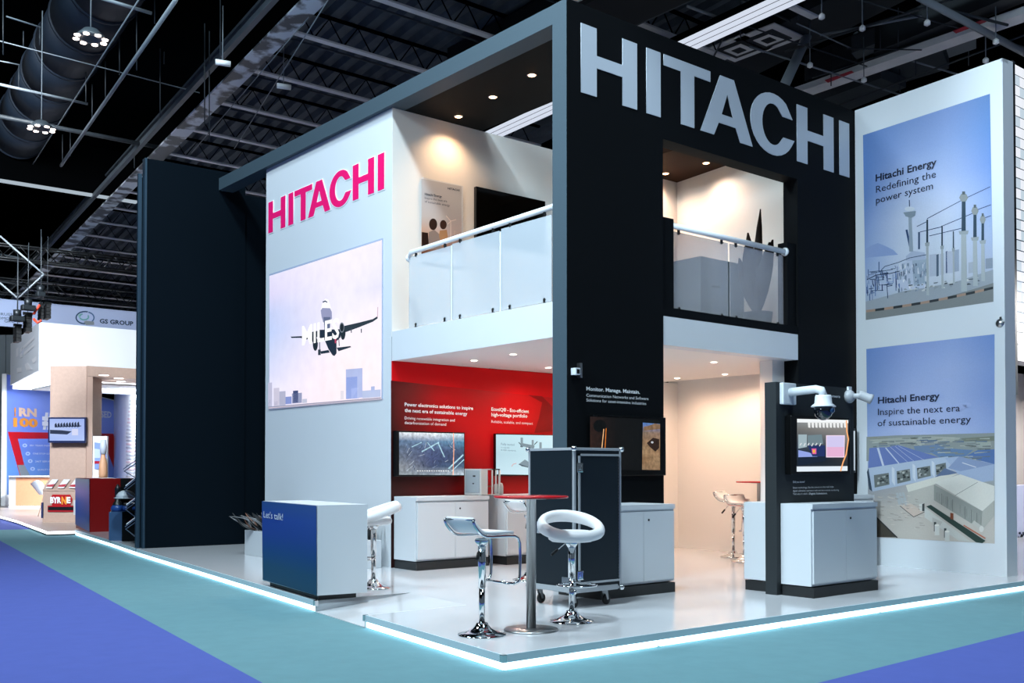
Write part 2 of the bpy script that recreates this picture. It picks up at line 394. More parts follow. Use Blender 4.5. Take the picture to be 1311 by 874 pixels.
GL = [[Hl(0, .1706, .0459)], [[(.201, 0), (.2475, 0), (.2475, 1), (.201, 1)]],
      [[(.3167, 0), (.3633, 0), (.3633, .83), (.4218, .83), (.4218, 1), (.2582, 1), (.2582, .83), (.3167, .83)]],
      [[(.3856, 0), (.4345, 0), (.452, .22), (.5165, .22), (.534, 0), (.582, 0), (.510, 1), (.458, 1)], [(.463, .37), (.4845, .72), (.506, .37)]],
      [Cl()], [Hl(.7667, .9319, .0459)], [[(.9596, 0), (1.0069, 0), (1.0069, 1), (.9596, 1)]]]
def letter(loops, place, ext, m, parent, name='letter', grow=0.0):
    cu = bpy.data.curves.new('l', 'CURVE'); cu.dimensions = '2D'; cu.fill_mode = 'BOTH'; cu.extrude = abs(ext) / 2; cu.offset = grow
    W0, Hh = place[2], place[3]
    for L in loops:
        sp = cu.splines.new('POLY'); sp.points.add(len(L) - 1); sp.use_cyclic_u = True
        for k, (x, y) in enumerate(L): sp.points[k].co = (x * W0, y * Hh, 0, 1)
    o = bpy.data.objects.new('l', cu); COL.objects.link(o); dg = bpy.context.evaluated_depsgraph_get()
    me = bpy.data.meshes.new_from_object(o.evaluated_get(dg)); bpy.data.objects.remove(o); bpy.data.curves.remove(cu)
    O, U = Vector(place[0]), Vector(place[1]); n = Vector(place[4]); po = parent_off(parent)
    for v in me.vertices: v.co = O + U * v.co.x + Vector((0, 0, v.co.y)) + n * (v.co.z + abs(ext) / 2) - po
    me.materials.clear(); me.materials.append(m)
    ob = bpy.data.objects.new(name, me); COL.objects.link(ob); ob.parent = parent
    return ob
GREYL = mat('sign_letter_grey', 'b3bcc6', 0.4)
EDGEL = mat('sign_letter_edge', 'dfe4e8', 0.4)
for g in GL: letter(g, ((7.672, YF, 5.40), (1, 0, 0), 5.13, 0.757, (0, -1, 0)), 0.008, GREYL, fac)
# white fascia band across the opening and the floor slab behind it
XT = 7.54
mez = thing('floor', (XT, 8.13, 2.76), 'upper storey slab with a white edge band', 'floor', kind='structure')
box('slab', (XT + .02, 8.345, 2.76), (12.9, 11.65, 3.08), WARMWHITE, mez)
box('edge_band', (XT, 8.345, 2.757), (XT + .02, 11.65, 3.093), WHITE, mez)
box('edge_band', (OX0, 8.125, 2.757), (OX1, 8.345, 3.093), WHITE, mez)
box('kerb', (XT, 8.345, 3.093), (XT + .16, 11.65, 3.15), WHITE, mez)
# roof frame: side beam, soffit strips
bm_ = thing('trim_1', (XL, YB, 6.16), 'dark roof beam running back from the black front wall', 'beam', kind='structure')
box('beam', (XL, YB, 6.16), (XL + .26, 17.05, 6.37), SLATE, bm_)
SOFF = mat('soffit_dark', '0a0c0d', 0.7, spec=.1)
sof = thing('ceiling', (XL, YB, 6.16), 'dark soffit strip with warm downlights over the balcony', 'ceiling', kind='structure')
box('soffit_panel', (XL + .26, YB, 6.16), (9.05, 12.2, 6.3), SOFF, sof)
sof2 = thing('ceiling', (11.8, YB, 6.16), 'dark brown soffit seen through the upper opening', 'ceiling', kind='structure')
box('soffit_panel', (11.85, YB, 6.16), (13.6, 12.2, 6.3), mat('soffit_brown', '2a170c', 0.7, spec=.1), sof2)
def downlight(p, m, label, group, power, color, angle=120, rad=0.045):
    t = thing('downlight', p, label, 'light', group)
    MB().lathe([(rad + .016, 0), (rad + .016, -.004), (rad + .002, -.006), (rad, 0)], seg=20).build('rim', TRIMW, t)
    MB().lathe([(0, -.016), (rad * .6, -.014), (rad, -.006), (rad, 0), (0, 0)], seg=20).build('lamp', m, t)
    spot('downlight_beam', (p[0], p[1], p[2] - 0.03), power, color, angle)
WARM = (1.0, 0.62, 0.34); PEACH = (1.0, 0.66, 0.46)
for (px, py), lb in zip(((587, 149), (631, 124), (681, 96)), ('closest to the white back wall', 'in the middle of the row of three', 'closest to the black front wall')):
    p = gz(px, py, 6.16); downlight(p, DOWN, 'warm downlight in the dark balcony soffit ' + lb, 'downlights in the dark soffit', 60, WARM, 130)
for (px, py), lb in zip(((852, 222), (904, 208.5)), ('beside the black pillar', 'near the lintel')):
    p = gz(px, py, 6.16); downlight(p, DOWN, 'warm downlight in the brown soffit of the upper opening ' + lb, 'downlights in the brown soffit', 75, PEACH, 140)
for (px, py), lb in zip(((657, 453), (607, 461), (702, 470)), ('nearest the balcony edge', 'left one above the landscape screen', 'touching the black pillar edge')):
    p = gz(px, py, 2.757); downlight(p, DOWNW, 'small round downlight over the red display wall, ' + lb, 'downlights over the red wall', 55, (1.0, .80, .68), 165)
for (px, py), lb in zip(((914, 463), (867, 483.5), (928, 478.5), (994, 470.5)), ('the front one', 'the far left one', 'the far middle one', 'the right one')):
    p = gz(px, py, 2.757); downlight(p, DOWNW, 'small round downlight in the passage ceiling, ' + lb, 'downlights in the passage', 78, PEACH, 165)
# ------------------------------------------------------------------ white tower with sign and big screen, back wall
tow = thing('wall_left', (XT, 11.65, 0), 'white tower wall carrying the pink sign and the aeroplane screen', 'wall', kind='structure')
box('panel', (XT, 11.664, 0), (9.2, 15.38, 6.16), WHITE, tow)
PINK = mat('sign_letter_pink', 'f0146e', 0.35); PINK2 = mat('sign_halo_white', 'f4f8fa', 0.4)
sign = ((XT - .002, 15.28, 5.105), (0, -1, 0), 3.42, 0.495, (-1, 0, 0))
for g in GL:
    L = letter(g, sign, 0.006, PINK2, tow, 'letter_outline', 0.014)
    letter(g, ((XT - .008, 15.28, 5.105), (0, -1, 0), 3.42, 0.495, (-1, 0, 0)), 0.004, PINK, tow, 'letter')
yb = 11.65
bw = thing('wall_back', (XT, yb, 0), 'back wall of the stand, red below and white above', 'wall', kind='structure')
box('red_panel', (XT, yb, 0), (10.75, yb + .012, 2.757), mat('red_wall', 'd8000c', 0.55, spec=.2), bw)
box('white_panel', (10.75, yb, 0), (13.6, yb + .12, 2.757), WARMWHITE, bw)
box('white_panel', (9.2, yb, 3.08), (13.6, yb + .12, 6.16), WARMWHITE, bw)
box('white_panel', (XT, yb, 3.08), (9.2, yb + .012, 6.16), WARMWHITE, bw)
AY = lambda y: (lambda px, py: ony(px, py, y))
AX = lambda x: (lambda px, py: onx(px, py, x))
cv = Canvas(AY(yb - .002), (0, -1, 0))
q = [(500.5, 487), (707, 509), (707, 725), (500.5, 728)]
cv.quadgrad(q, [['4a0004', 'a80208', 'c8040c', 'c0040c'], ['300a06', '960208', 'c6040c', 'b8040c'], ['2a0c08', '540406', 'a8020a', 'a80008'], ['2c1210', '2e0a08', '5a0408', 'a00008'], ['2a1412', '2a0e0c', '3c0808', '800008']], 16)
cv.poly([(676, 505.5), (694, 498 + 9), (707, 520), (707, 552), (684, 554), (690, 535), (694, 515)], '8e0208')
cv.build('printed_graphic', PRINT, bw)
for s, l, rr, c, b in (('Power electronics solutions to inspire', (518, 519.5), (605.5, 524.5), 4.6, .02), ('the next era of sustainable energy', (518, 527), (598, 531.5), 4.6, .02),
                    ('Driving renewable integration and', (518, 536.5), (582, 539.5), 3.8, 0), ('decarbonization of demand', (518, 542.5), (571, 544.8), 3.8, 0),
                    ('EconiQ® - Eco-efficient', (629, 525.5), (677, 528.5), 4.6, .02), ('high-voltage portfolio', (629, 532.5), (675, 534.5), 4.6, .02),
                    ('Reliable, scalable, and compact', (629, 541), (682, 543.5), 3.6, 0)):
    text_on(s, AY(yb - .005), (0, -1, 0), l, rr, c, INKW, bw, .003, b)
# ------------------------------------------------------------------ right hand white wall with posters
aC = 0.1191; dC = Vector((math.sin(aC), math.cos(aC), 0)); wc = Vector((12.714, 5.906, 0)); nC = Vector((-dC.y, dC.x, 0))
def AW(px, py):
    r = ray(px, py); n = nC; t = (wc - C0).dot(n) / r.dot(n); return C0 + r * t
rw = thing('wall_right', tuple(wc), 'long white wall with two tall blue photo posters', 'wall', kind='structure')
def wallbox(name, s0, s1, z0, z1, m, t=0.22, parent=rw, out=0.0):
    o = parent_off(parent); a = wc + dC * s0 + nC * out; b2 = wc + dC * s1 + nC * out
    P = [a, b2, b2 - nC * t, a - nC * t]
    return MB().prism([v - o + Vector((0, 0, z0)) for v in P], (0, 0, z1 - z0)).build(name, m, parent)
wallbox('panel', 0, 2.22, 0, 6.375, WHITE)
wallbox('panel', 2.45, 6.0, 0, 6.16, WARMWHITE, out=0.16)
wallbox('top_batten', -0.0, 0.02, 6.33, 6.375, WHITE, t=0.12)
bg = thing('signal_bell', tuple(AW(1280.5, 413.5)), 'small round silver bell on the white wall between the two posters', 'bell')
MB().lathe([(0, .03), (.03, .028), (.036, .02), (.05, .018), (.056, .006), (.056, 0)], axis=tuple(nC), seg=24).build('dome', STEEL, bg)
MB().box((-.02, -.02, .05), (.0, .0, .075)).build('clip', RUBBER, bg)
def A(z):
    return [z]
# upper poster: substation
p1 = thing('poster', tuple(AW(1108.6, 409.5)), 'upper tall poster with a blue sky over an electrical substation', 'poster')
cv = Canvas(AW, nC, 0.002); cv.tint = (.97, .90, .80)
TL, TR, BR, BL = (1104.9, 173.1), (1267.5, 120), (1272, 386.2), (1108.6, 409.5)
def pq(u, v, Q=(TL, TR, BR, BL)):
    t = (Q[0][0] + (Q[1][0] - Q[0][0]) * u, Q[0][1] + (Q[1][1] - Q[0][1]) * u); b_ = (Q[3][0] + (Q[2][0] - Q[3][0]) * u, Q[3][1] + (Q[2][1] - Q[3][1]) * u)
    return (t[0] + (b_[0] - t[0]) * v, t[1] + (b_[1] - t[1]) * v)
cv.quadgrad([TL, TR, BR, BL], [['5f84c8', '7896d2', '7f9ad6', '5b80bc'], ['5c84ca', '8aa4dc', '8ca6de', '5e86c8'], ['6288cc', 'a8bce8', 'a2b6e6', '6a8ed4'], ['7f9cd8', 'c4d2f0', 'c0cef0', '88a4de'], ['8ea8dc', 'c6d4ee', 'c8d6f0', 'a0b4e0'], ['a0b4d8', 'bccae4', 'c4d0e6', 'aab8d8'], ['98a8c0', 'a8b4c6', 'a8b2c2', '98a4b4']], 14)
# hills, ground, road, kerb
cv.poly([(1107.5, 319), (1116, 314), (1124, 311), (1134, 315), (1144, 320), (1150, 326), (1108, 330)], '8ba3d8')
cv.poly([(1108.3, 386), (1160, 372), (1220, 362), (1271.6, 345), (1272, 386), (1108.6, 409.5)], '97a3b4')
cv.poly([(1108.5, 400), (1190, 386), (1240, 372), (1272, 362), (1272, 386), (1108.6, 409.5)], '7d858c')
for k in range(14):
    u0, u1 = k / 14, (k + 1) / 14
    def kb(u): return (1109 + 162.5 * u, 398.5 - 20 * u - 10 * u * u)
    (x0, y0), (x1, y1) = kb(u0), kb(u1)
    cv.poly([(x0, y0 - 1.8), (x1, y1 - 1.8), (x1, y1 + 1.4), (x0, y0 + 1.4)], '31383f' if k % 2 else 'a08a80'); cv.off -= .0001
cv.off += .0001
# transformer block and tanks
cv.poly([(1150, 340), (1164, 333), (1186, 332), (1187, 368), (1152, 373)], 'b6c4e2')
cv.poly([(1168, 333), (1186, 332), (1187, 362), (1170, 366)], '9fb2cc')
cv.poly([(1160, 328), (1168, 321), (1184, 323), (1186, 332), (1160, 334)], 'a9b9da')
for x0, x1, y0, y1, c in ((1190, 1199, 326, 354, 'aebbd6'), (1199, 1202, 326, 354, '50647e'), (1203, 1209, 325, 352, 'b4c0da'), (1212, 1221, 322, 350, 'b0bcd8'), (1211, 1213, 322, 350, '4a6090'), (1222, 1228, 320, 348, '98a8c4'), (1240, 1246, 336, 350, 'a6b2c8'), (1262, 1271, 331, 344, '8795ac')):
    cv.poly([(x0, y0), (x1, y0 - 1), (x1, y1 - 1), (x0, y1)], c); cv.off -= .0001
cv.off += .0001
rd = random.Random(3)
for k in range(12):
    x = 1109 + rd.random() * 42; y = 345 + rd.random() * 30 - (x - 1109) * .25
    if rd.random() < .5: cv.line((x, y), (x + 6 + rd.random() * 12, y - 3 + rd.random() * 3), .8, '2c4368')
    else: cv.line((x, y), (x + rd.random() * 1.5, y + 8 + rd.random() * 14), .9, rd.choice(['233d66', '5a78b0', '38568c']))
    cv.off -= .0001
cv.off += .0001
for k in range(70):
    x = 1109 + rd.random() * 45; y = 350 + rd.random() * 28 - (x - 1109) * .28
    q_ = rd.random()
    if q_ < .4: cv.line((x, y), (x + 2 + rd.random() * 7, y - 1.5 + rd.random() * 2), .5 + rd.random() * .6, rd.choice(['2c4368', '8aa4da', '405c90']))
    else: cv.line((x, y), (x + rd.random() * 1.0, y + 3 + rd.random() * 9), .5 + rd.random() * .8, rd.choice(['233d66', '5a78b0', '38568c', 'b8c8ec', '2a3f6c']))
    cv.off -= .0001
cv.off += .0001
for k in range(60):
    x = 1150 + rd.random() * 40; y = 336 + rd.random() * 34; c_ = rd.choice(['8fa2bc', 'c8d4ea', '7488a4', '5c6e88', 'dce4f4'])
    cv.poly([(x, y), (x + .6 + rd.random() * 2.2, y - .3), (x + .6 + rd.random() * 2, y + 2 + rd.random() * 6), (x, y + 2 + rd.random() * 6)], c_); cv.off -= .0001
cv.off += .0001
for k in range(44):
    x = 1152 + rd.random() * 100; y = 366 + rd.random() * 9 - (x - 1152) * .12
    cv.poly([(x, y), (x + 1 + rd.random() * 5, y - .7), (x + 1 + rd.random() * 5, y + .8), (x, y + 1.4)], rd.choice(['5c6874', 'c4ccd6', '3c4650', '8c98a4'])); cv.off -= .0001
cv.off += .0001
for k in range(7): cv.line((1172 + k * 2.1, 337 - k * .2), (1172 + k * 2.1, 364 - k * .3), .5, '8296b4'); cv.off -= .0001
cv.off += .0001
cv.pline([(1127, 352), (1129, 345), (1133, 341), (1150, 336), (1165, 330), (1186, 326)], .9, '3c4f70')
cv.pline([(1110, 358), (1122, 352), (1140, 350), (1152, 347)], 1.1, '2c3f60')
cv.line((1125.5, 335), (1125.5, 349), 1, '34507e')
def post(x, yt, yc, yb_, w, bush=True):
    cv.line((x, yc), (x + .6, yb_), w, 'a6b2be', w * 1.15); cv.line((x, yt), (x, yc), w * .72, '34495c', w * .85)
    if bush: cv.poly([(x - w * .9, yt + 2), (x - w * .5, yt - 3), (x + w * .5, yt - 3), (x + w * .9, yt + 2), (x + w * .45, yt + 7), (x - w * .45, yt + 7)], '8b949c'); cv.line((x, yt - 6), (x, yt - 2), w * .6, '56626c')
    cv.poly([(x - w, yc - 1), (x + w, yc - 2), (x + w * .8, yc + 3), (x - w * .8, yc + 3)], '9aa6b2')
for (x0, y0), (x1, y1) in (((1174, 290), (1186, 284)), ((1187, 280), (1232, 256)), ((1238, 253), (1268, 239)), ((1205, 290), (1248, 272)), ((1250, 269), (1269, 262)), ((1258, 280), (1269, 276)), ((1178, 297), (1207, 290)), ((1190, 302), (1232, 292))): cv.line((x0, y0), (x1, y1), .8, '20366a')
post(1234, 251, 297, 373, 6.4); post(1248.5, 268, 305, 366, 5.2); post(1258.5, 279, 309, 360, 4.2)
for x, yt, yc, yb_, w in ((1187.5, 281, 312, 378, 3), (1206.5, 289, 316, 369, 2.4), (1221, 296, 319, 363, 2.0)): post(x, yt, yc, yb_, w, False)
cv.line((1177, 297), (1177, 319), 2.4, '40587c')
cv.line((1161, 294), (1166, 318), 2.6, '2c4a76')
cv.line((1165.5, 277), (1167, 322), 4, '93a4ba', 5); cv.poly([(1157, 272), (1173, 270), (1172, 276), (1167, 279), (1160, 277)], '8394a8'); cv.line((1164.6, 256), (1165, 270), 1.2, '4c6084')
cv.ell((1165, 267.5), 6.5, 3.0, 'ccd8ee')
cv.build('print', PRINTG, p1)
for s, l, rr, c, b in (('Hitachi Energy', (1121.5, 232.5), (1199.5, 211.5), 9.2, .022), ('Redefining the', (1122, 247), (1198.8, 226.8), 9.2, 0), ('power system', (1122, 260.8), (1195, 242), 9.2, 0)):
    text_on(s, AW, nC, l, rr, c, INK, p1, cv.off + .001, b)
# lower poster: battery site
p2 = thing('poster', tuple(AW(1110, 687)), 'lower tall poster showing containers and solar roofs under a blue sky', 'poster')
TL, TR, BR, BL = (1109.2, 446.6), (1273.4, 427.7), (1273.5, 695.6), (1112, 687)
cv = Canvas(AW, nC, 0.002); cv.tint = (.97, .90, .80)
cv.quadgrad([TL, TR, BR, BL], [['6a8cd0', '8aa0dc', '8ea6de', '7292d4'], ['7694d2', '92a8de', '9cb0e2', '809cd8'], ['7e9ad4', 'a0b2e4', '9cb0e2', '7e9ad8'], ['90a8de', 'aabaea', 'a4b6e6', '8ea6de'], ['98aad8', 'b0bfe6', 'b0bee4', '98aede'], ['9099ac', 'a4a8b0', 'a8a8a8', '9aa4ac'], ['b0b0b2', 'bab8b8', 'bcbaba', 'b6b6b8'], ['b2b0b2', 'bab8b8', 'c0bebe', 'bcbcbe']], 14)
cv.poly([(1109.5, 559), (1150, 557), (1200, 556), (1273.4, 554), (1273.4, 590), (1109.5, 590)], '8a959a')
for P_, c in (([(1112, 563), (1150, 560), (1190, 558), (1230, 560), (1225, 566), (1180, 567), (1130, 568)], 'a0a8a8'), ([(1170, 571), (1200, 569), (1216, 574), (1190, 580), (1172, 578)], '6c84a8'), ([(1192, 579), (1218, 574), (1246, 576), (1236, 584), (1204, 586)], '6482ae'),
              ([(1236, 584), (1252, 576), (1273.4, 575), (1273.4, 594), (1250, 588)], '5676b0'), ([(1250, 566), (1268, 564), (1270, 572), (1254, 573)], '9aa8a8'), ([(1120, 571), (1140, 569), (1160, 570), (1150, 575), (1124, 577)], '8d9aa0'), ([(1230, 561), (1273, 558), (1273, 564), (1236, 566)], '757f78')):
    cv.poly(P_, c); cv.off -= .0001
cv.off += .0001
for k in range(120):
    x = 1110 + rd.random() * 160; y = 558 + rd.random() * 30; w_ = 3 + rd.random() * 14
    if x + w_ > 1273: continue
    cv.poly([(x, y), (x + w_, y - .5), (x + w_, y + .3 + rd.random()), (x, y + .6 + rd.random())], rd.choice(['7a858a', '9aa6aa', '66727c', 'aab2b2', '5f7492', '868c84'])); cv.off -= .0001
cv.off += .0001
cv.poly([(1113, 573.5), (1124, 572.5), (1136, 572.5), (1150, 569.5), (1202, 585), (1112, 599)], '6479b8')
for a_, b_, w in (((1124, 573), (1131, 596), 2.6), ((1134, 573), (1151, 593), 1.4), ((1140, 572), (1163, 592), .4), ((1146, 571), (1170, 590), .4), ((1150, 570.5), (1184, 589), .4)): cv.line(a_, b_, w, 'bccae6')
# bays
cv.poly([(1112, 599), (1170, 590), (1214, 584), (1219, 608), (1170, 618), (1117, 629)], 'a9bbd8')
cv.poly([(1112, 599), (1117, 629), (1113, 626), (1110, 604)], '3c4c60')
for x in (1142, 1168.5, 1193): cv.poly([(x, 597 - (x - 1142) * .15), (x + 3.5, 600 - (x - 1142) * .15), (x + 4, 622 - (x - 1142) * .2), (x, 616 - (x - 1142) * .2)], 'c6d2e6'); cv.off -= .0001
cv.off += .0001
for x, y, w, h in ((1119, 607, 19, 17), (1148, 602, 17, 17), (1174, 598, 17, 15), (1198, 594, 13, 14)):
    cv.poly([(x, y + 1), (x + w, y - 2), (x + w + 1, y + h - 4), (x + 1, y + h)], '6b7478')
    for k in range(14):
        xx = x + rd.random() * (w - 3); yy = y + rd.random() * (h - 5); cv.poly([(xx, yy), (xx + 3, yy - .6), (xx + 3, yy + 1.6), (xx, yy + 2)], rd.choice(['2f383c', '9aa4a8', '4a5458', 'b4bcc0'])); cv.off -= .0001
    cv.off += .0001
cv.poly([(1210, 586), (1228, 584), (1272.6, 594), (1272, 615), (1250, 618), (1226, 606)], '9db0d4'); cv.poly([(1228, 584), (1272.6, 594), (1230, 603), (1214, 599)], '8599c2'); cv.line((1232, 592), (1250, 598), 1, 'd0d8e8')
cv.poly([(1210, 599), (1226, 605), (1196, 612)], '5f7298')
# low building and big containers
cv.poly([(1160, 621), (1204, 609), (1228, 606), (1196, 620), (1163, 630)], 'cfd3d2'); cv.poly([(1162, 630), (1196, 620), (1196, 642), (1163, 648)], 'b3b5b6')
cv.poly([(1196, 617), (1230, 607), (1273.5, 622), (1273.5, 640), (1258, 654)], 'd2d6d8')
cv.line((1223, 634), (1252, 617), .5, '60686c')
cv.poly([(1196, 620), (1258, 654), (1257, 678), (1196, 640)], '8f9698'); cv.poly([(1258, 654), (1273.5, 640), (1273.5, 660), (1256, 680)], 'a8adae')
for x in (1206, 1213, 1220, 1236, 1244, 1251): cv.line((x, 626 + (x - 1196) * .55), (x, 640 + (x - 1196) * .6), .5, '5c6466'); cv.off -= .0001
cv.off += .0001
cv.poly([(1186, 648), (1192, 646), (1262, 692), (1258, 695), (1250, 694)], '2d4240'); cv.poly([(1184, 650), (1188, 652), (1243, 693), (1228, 692), (1184, 662)], 'c2c8cc')
cv.poly([(1152, 646), (1166, 644), (1184, 656), (1170, 662)], 'c4b8b4'); cv.pline([(1152, 647), (1170, 661.5), (1184, 655)], .8, '555c60')
for x0 in (1147, 1151, 1155): cv.poly([(x0, 632 - (x0 - 1147) * .3), (x0 + 3, 630), (x0 + 7, 645), (x0 + 4, 647)], 'a9b4c0'); cv.off -= .0001
cv.off += .0001
cv.poly([(1194, 662), (1207, 668), (1200, 678), (1194, 672)], 'b4b6b8'); 
for x, y in ((1200, 674), (1213, 682)): cv.poly([(x - 4, y - 6), (x - 1, y - 6), (x - 1, y + 6), (x - 4, y + 6)], '3c4448'); cv.poly([(x - 3, y - 2), (x + 3, y - 2), (x + 3, y + 11), (x - 3, y + 11)], 'ccd2d6'); cv.ell((x, y - 2), 3, 1.4, 'e2e6e8')
cv.poly([(1177, 645), (1184, 644), (1184, 654), (1178, 654)], 'c8ced2'); cv.poly([(1181, 645), (1184, 644), (1184, 654), (1181, 654)], '40484c')
cv.poly([(1217, 656), (1221, 657), (1221, 665), (1217, 664)], '7a4430'); cv.line((1234, 672), (1262, 689), 1.6, 'b4705c'); cv.line((1246, 668), (1260, 678), 5, 'b8bcbe'); cv.ell((1257, 677), 3, 4, 'ccd0d4')
cv.poly([(1112.5, 653), (1150, 687.5), (1113, 687)], '45423e'); cv.line((1112.5, 652), (1149, 688), 1.5, '2e3438')
for x, y, w_ in ((1200, 503, 6), (1206, 507, 5), (1214, 486, 5), (1230, 520, 8), (1238, 518, 6)): cv.ell((x, y), w_, w_ * .5, '9cb0e4'); cv.off -= .0001
for k in range(60):
    x = 1118 + rd.random() * 60; y = 632 + rd.random() * 46
    if x < 1118 + (y - 650) * .9: continue
    cv.poly([(x, y), (x + 2 + rd.random() * 6, y + .8), (x + 2 + rd.random() * 6, y + 1.6), (x, y + 1)], rd.choice(['a6a4a6', 'c4c2c2', '9c9a9c'])); cv.off -= .0001
for k in range(22): x = 1200 + k * 2.7; cv.line((x, 628 + (x - 1196) * .54), (x, 637 + (x - 1196) * .57), .35, rd.choice(['747c80', 'a4aaac'])); cv.off -= .0001
cv.build('print', PRINTG, p2)
for s, l, rr, c, b in (('Hitachi Energy', (1124.5, 516.6), (1203.5, 510.5), 8.6, .022), ('Inspire the next era', (1124.5, 531.3), (1229.5, 526.3), 8.8, 0), ('of sustainable energy', (1124, 545.5), (1243.5, 540.5), 8.6, 0)):
    text_on(s, AW, nC, l, rr, c, INK, p2, cv.off + .001, b)
# ------------------------------------------------------------------ dark wall at the far left
aD = .0485; dD = Vector((math.cos(aD), -math.sin(aD), 0)); nD = Vector((-dD.y, dD.x, 0)); d0 = Vector((6.232, 17.115, 0))
dw = thing('wall_far_left', tuple(d0), 'tall dark wall standing free at the left end of the stand', 'wall', kind='structure')
def dbox(name, s0, s1, t0, t1, z0, z1, m):
    P = [dD * s0 + nD * t0, dD * s1 + nD * t0, dD * s1 + nD * t1, dD * s0 + nD * t1]
    return MB().prism([v + Vector((0, 0, z0)) for v in P], (0, 0, z1 - z0)).build(name, m, dw)
NAVYW = mat('dark_petrol_panel', '061018', 0.7, spec=.05, noise=0.1, nscale=50)
dbox('panel', 0.0, 1.72, 0, 0.12, 0, 6.5, NAVYW); dbox('panel', 1.72, 3.6, 0.02, 0.12, 0, 6.16, NAVYW)
MET = mat('dark_metal_profile', '2c4354', 0.4, metal=0.5)
dbox('edge_profile', -0.035, 0.0, -0.01, 0.12, 0, 6.5, MET); dbox('rear_frame', -0.11, -.05, 0.10, 0.16, 0, 6.25, MET)
dbox('rear_panel', -.05, 0.02, .12, 0.3, 0.0, 6.2, BLACK)
st = thing('stair_step', (7.86, 16.5, 0), 'low white step with a lit edge behind the leaf planter', 'step')
box('block', (7.86, 15.9, 0), (8.9, 16.7, .13), WHITE, st); box('block', (7.93, 16.2, .13), (8.9, 16.7, .27), WHITE, st); box('light_edge', (7.90, 15.89, .10), (8.9, 15.90, .115), mat('led_soft', 'dfe0ff', emit=2.5), st)
# ------------------------------------------------------------------ aeroplane screen on the tower
scr = thing('video_wall', (XT, 15.2, 2.27), 'large lit screen on the white tower with an aeroplane taking off', 'screen')
box('frame', (XT - .012, 11.87, 2.262), (XT, 15.24, 4.44), mat('screen_edge', 'aab4cc', .4), scr)
SX = AX(XT - .013); cv = Canvas(SX, (-1, 0, 0))
cv.quadgrad([(344.9, 353.2), (489.1, 307), (488.3, 511), (344.6, 523.8)], [['d8d4ec', 'e4def2', 'ece6f6', 'eae4f6'], ['d0ccea', 'dedaf0', 'eae4f4', 'e6e2f6'], ['b8c4e8', 'd8d6ee', 'e6e2f4', 'dcdaf2'], ['b4c4ea', 'd4d4ee', 'eae6f4', 'ece4f0'], ['c0cae8', 'dcd8ee', 'efe6f0', 'f2e6ee'], ['ccd0ec', 'e6def0', 'f4e6ea', 'f4e6ec'], ['dcdaee', 'ece2ee', 'f4e4e8', 'f4e6ea'], ['d4d4ec', 'ecdfea', 'f2e2e8', 'eadfec']], 14)
K = 150 / 874
def sp(x, y): return (340 + x * K, 380 + y * K)
def SP(pts, c): cv.poly([sp(*p) for p in pts], c)
SP([(590, 215), (700, 190), (800, 165), (832, 145), (838, 110), (836, 160), (800, 185), (700, 225), (600, 262), (540, 262)], '26343f')
SP([(835, 75), (840, 75), (838, 150), (832, 150)], 'c4a8b8')
SP([(186, 296), (270, 292), (340, 262), (420, 245), (440, 290), (380, 300), (300, 318), (262, 305), (195, 306)], '1f2c38')
SP([(412, 100), (425, 45), (445, 12), (468, 20), (482, 60), (494, 105), (480, 200), (430, 200), (418, 160)], 'f4f2f8')
SP([(412, 100), (424, 82), (482, 84), (494, 110), (496, 160), (480, 190), (430, 190), (418, 150)], '8e92b4'); SP([(425, 34), (445, 26), (462, 36), (460, 44), (445, 36), (428, 44)], '3c4c66')
SP([(432, 150), (484, 150), (480, 250), (440, 250)], '5c6686')
SP([(400, 245), (560, 240), (560, 300), (530, 330), (530, 420), (515, 440), (500, 435), (470, 390), (440, 320), (395, 300)], '1b2a3c')
SP([(410, 405), (470, 395), (480, 415), (415, 425)], '1f2e3e'); SP([(530, 378), (632, 366), (640, 374), (545, 405)], '1f2e3e')
SP([(392, 392), (412, 392), (412, 434), (392, 434)], '2a3644'); SP([(400, 335), (406, 335), (408, 392), (402, 392)], '3a4450'); SP([(544, 300), (549, 300), (553, 365), (547, 365)], '3a4450')
for cx_, cy_ in ((570, 228), (364, 310)):
    cv.ell(sp(cx_ + 8, cy_ + 40), 3.3, 9, '1c2832'); cv.ell(sp(cx_, cy_), 3.2, 6.6, '6a7480' if cx_ > 400 else '2a3440'); cv.ell(sp(cx_, cy_), 2.3, 5.0, '16202a')
SP([(515, 300), (530, 300), (528, 345), (518, 345)], 'b04060')
for x0 in (640, 715): SP([(x0 - 4, 240), (x0 + 4, 236), (x0 + 4, 268), (x0 - 2, 268)], '3c4856')
# skyline
for x0, x1, y0, y1, c in ((600, 724, 540, 760, 'a8b4dc'), (604, 685, 600, 762, '8498d4'), (640, 700, 680, 760, 'aebae0'), (724, 860, 700, 755, 'b0bcdc'), (788, 815, 668, 710, 'a2b0d8'), (20, 50, 640, 820, 'b4b4cc'), (62, 104, 680, 815, 'c0bccf'), (104, 150, 705, 810, 'a6a8c0'), (150, 195, 745, 800, '7d8cc4'), (198, 272, 720, 795, '8e94b4'), (206, 244, 700, 790, '3e4a74'), (560, 585, 700, 765, 'd8d2dc'), (275, 310, 762, 792, 'b8bcd0'), (22, 46, 770, 818, '3a4a70'), (66, 92, 780, 812, '46527a')):
    SP([(x0, y0), (x1, y0 - (x1 - x0) * .08), (x1, y1 - (x1 - x0) * .08), (x0, y1)], c); cv.off -= .0001
cv.off += .0001
SP([(22, 818), (862, 748), (862, 762), (22, 838)], '8c90a8'); SP([(22, 826), (862, 755), (862, 758), (22, 830)], 'd8c4cc')
cv.build('display', SCREENS, scr)
lit = mat('screen_white', 'ffffff', emit=1.05)
